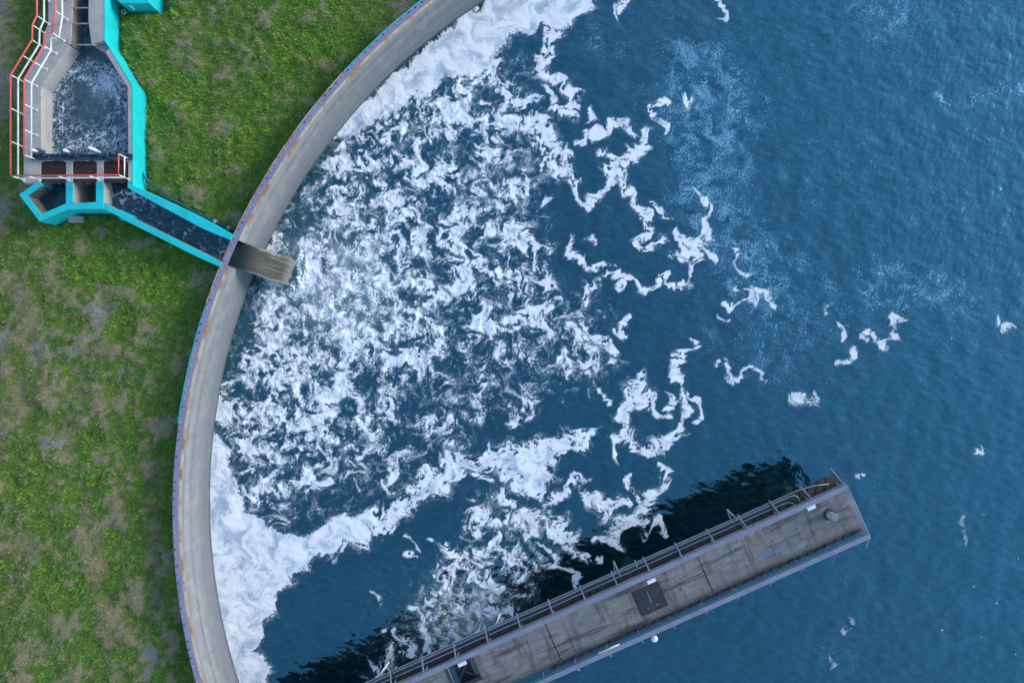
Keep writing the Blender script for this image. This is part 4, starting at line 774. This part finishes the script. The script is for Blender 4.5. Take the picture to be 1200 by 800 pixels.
# triangular bracket frames beyond the pipes
for i,(ax,ay,bx,by,cx_,cy_,lab) in enumerate(((852,596.5,864,608,858,612,'pale triangular bracket sticking out beside the pipes nearest the pier tip'),(719,657,727,674,721,673,'tall pale triangular bracket sticking out over the dark water at mid pier'),(744,656,747,664,745,666,'smallest pale bracket sticking out beside the pipes at mid pier'))):
    A_=PL(ax,ay,ZD-.1);B_=PL(bx,by,ZD-.1);C_=PL(cx_,cy_,ZD-.1); t=onpier('bracket',lab,'bracket',B_,'triangular brackets on the pier'); bm=bmesh.new(); A_-=B_;C_-=B_;Z0=Vector((0,0,0))
    bar(bm,A_,Z0,.10,.06); 
    if i<2: bar(bm,A_*.98+Vector((0,0,-.07)),C_+Vector((0,0,-.07)),.08,.06); bar(bm,C_+Vector((0,0,-.13)),Vector((0,0,-.13)),.06,.05)
    obj('frame',bm,PIPE,t)
for i,(ax,ay,bx,by,lab) in enumerate(((580,735,586,719,'short white pole standing out of the pier side over the boiling water'),(437,801,456,775,'long white pole leaning over the water at the bottom edge'))):
    A_=PL(ax,ay,ZD-.2);B_=PL(bx,by,ZD-.6); t=onpier('pole',lab,'pole',A_,'white poles at the pier side'); bm=bmesh.new(); tube(bm,[(0,0,0),B_-A_],.045,8); obj('tube',bm,WHITE,t)
# mooring post with cap
b0=PL(971.5,602.5,ZD); t=onpier('bollard','round grey bollard standing on the end of the pier deck','bollard',b0)
bm=bmesh.new(); tube(bm,[(0,0,.004),(0,0,.05)],.34,24); obj('base_plate',bm,STEEL_D,t); bm=bmesh.new(); tube(bm,[(0,0,.051),(0,0,.66)],.225,24); obj('drum',bm,CONC,t); bm=bmesh.new(); tube(bm,[(0,0,.661),(0,0,.69),(0,0,.71)],[.235,.235,.2],24); obj('cap',bm,STEEL,t)
# sign plates on the left parapet
for x,y,lab in ((951,594.5,'white rectangular plate on the parapet nearest the pier tip'),(763.5,680.5,'white rectangular plate on the parapet above the closed hatch'),(541.5,777.5,'white rectangular plate on the parapet beside the open hatch')):
    p=PL(x,y,ZB-.12); t=onpier('plate',lab,'plate',p,'white plates on the parapet'); bm=bmesh.new(); box(bm,-.26,.26,-.11,.11,-.02,.02,0,.008); obj('face',bm,WHITE,t); bm=bmesh.new(); box(bm,-.2,.2,-.17,-.112,-.015,.015); obj('holder',bm,STEEL,t)
# tube lamp and round lamp on the right parapet
p=PL(714,760,ZB-.1); t=onpier('tube_lamp','long white tube fixed to the inner side of the right parapet','lamp',p); bm=bmesh.new(); tube(bm,[(-.68,0,0),(.68,0,0)],.055,10); obj('tube',bm,WHITE,t); 
for e_ in (-.72,.69): bm=bmesh.new(); box(bm,e_,e_+.03,-.06,.06,-.06,.06); obj('end_cap',bm,STEEL,t)
p=PL(767,748,ZB-.2); t=onpier('round_lamp','small round white lamp hanging outside the right parapet','lamp',p); bm=bmesh.new(); bmesh.ops.create_uvsphere(bm,u_segments=16,v_segments=10,radius=.2,matrix=Matrix.Diagonal((1,1,.6,1))); obj('globe',bm,WHITE,t,True); bm=bmesh.new(); tube(bm,[(0,-.18,0),(0,-.34,.05)],.03,8); obj('arm',bm,STEEL,t)
# closed hatch
c0=PL(761.5,701,ZD); t=onpier('hatch','dark closed double leaf hatch in the pier deck','hatch',(c0.x,c0.y,ZD))
HL=concrete('hatch_plate',(.028,.040,.048,1),(.014,.018,.022,1),2,.55)
for s_ in (-1,1):
    bm=bmesh.new(); x0,x1=sorted((s_*.03,s_*.78)); box(bm,x0,x1,-.72,.72,.004,.035+.01*s_,0,.008); box(bm,x0+.08,x1-.08,-.6,-.56,.0462,.055); lf=obj('leaf',bm,HL,t); bm=bmesh.new(); box(bm,s_*.30-.08,s_*.30+.08,.45,.5,.048,.075); obj('handle',bm,STEEL,lf)
bm=bmesh.new(); box(bm,-.022,.022,-.5,.2,.004,.06); obj('centre_bar',bm,PIPE,t)
bm=bmesh.new()
for q_ in ((-.86,.86,-.80,-.725),(-.86,.86,.725,.80),(-.86,-.785,-.72,.72),(.785,.86,-.72,.72)): box(bm,*q_,.004,.03)
obj('frame',bm,STEEL_D,t)
# open hatch frame over the water
hc=((hx0+hx1)/2,(hy0+hy1)/2,ZD); t=onpier('open_hatch','open hatch in the pier deck with water showing through its crossed bars','hatch',hc); lx,ly=(hx1-hx0)/2,(hy1-hy0)/2; bm=bmesh.new()
for q_ in ((-lx-.1,lx+.1,-ly-.1,-ly),(-lx-.1,lx+.1,ly,ly+.1),(-lx-.1,-lx,-ly,ly),(lx,lx+.1,-ly,ly)): box(bm,*q_,.004,.06)
obj('frame',bm,STEEL_D,t); bm=bmesh.new(); bar(bm,(-lx,-ly,-.05),(lx,ly,-.05),.09,.06); bar(bm,(lx,-ly,-.12),(-lx,ly,-.12),.09,.05); obj('cross_bars',bm,STEEL_D,t)
# floating litter
lit=[(968,448.5,(.5,.25,.03)),(1193,654,(.5,.38,.12)),(1141,687,(.6,.6,.6)),(1168,706.5,(.7,.7,.7)),(1104,738,(.7,.75,.8)),(1149,746.5,(.5,.28,.06)),(1064,724,(.35,.2,.08)),(1190,766,(.6,.6,.5)),(1115,396,(.7,.7,.7)),(1086,397,(.5,.5,.5)),(1135,653,(.6,.55,.5)),(1187,752,(.4,.28,.1)),(993,459,(.5,.5,.45)),(1020,443,(.6,.6,.62))]
for i,(x,y,cl) in enumerate(lit[:9]):
    m=Mt('litter_colour'); m.set(Base_Color=cl+(1,),Roughness=.5); bm=bmesh.new(); bmesh.ops.create_icosphere(bm,subdivisions=2,radius=.045); 
    for v in bm.verts: v.co=Vector((v.co.x*1.3,v.co.y*.9,v.co.z*.5))*(1+rnd.uniform(-.15,.15))
    o=obj('litter',bm,m.m); o.location=P(x,y,.03); o.rotation_euler=(0,0,rnd.random()*3); tag(o,'tiny speck of litter floating on the open dark blue water','litter','specks of litter floating on the water')
# ---------------------------------------------------------------- camera, sky, sun
cam=bpy.data.cameras.new('camera'); cam.sensor_width=36; cam.lens=24; cam.clip_end=5000; co=bpy.data.objects.new('camera',cam); link(co); co.location=(0,0,H); scene.camera=co
wd=bpy.data.worlds.new('World'); scene.world=wd; wd.use_nodes=True; nt=wd.node_tree; sk=nt.nodes.new('ShaderNodeTexSky'); sk.sky_type='NISHITA'; sk.sun_disc=False
EL,AZ=math.radians(21),math.radians(70)          # azimuth clockwise from +y
sk.sun_elevation=EL; sk.sun_rotation=AZ; sk.air_density=1.0; sk.dust_density=SKY_DUST; sk.ozone_density=1.0
nt.links.new(sk.outputs[0],nt.nodes['Background'].inputs[0]); nt.nodes['Background'].inputs[1].default_value=SKY_STR
sl=bpy.data.lights.new('sun','SUN'); sl.energy=SUN; sl.angle=math.radians(20); sl.color=(1,.95,.88); so=bpy.data.objects.new('sun',sl); link(so)
d=Vector((math.sin(AZ)*math.cos(EL),math.cos(AZ)*math.cos(EL),math.sin(EL))); so.rotation_euler=d.to_track_quat('Z','Y').to_euler(); so.location=d*60
vs_=scene.view_settings; scene.display_settings.display_device='sRGB'; vs_.view_transform='Standard'; vs_.look='None'; vs_.exposure=EXPO; vs_.gamma=1; vs_.use_curve_mapping=False
scene.render.engine='CYCLES'; scene.render.resolution_x=1024; scene.render.resolution_y=682
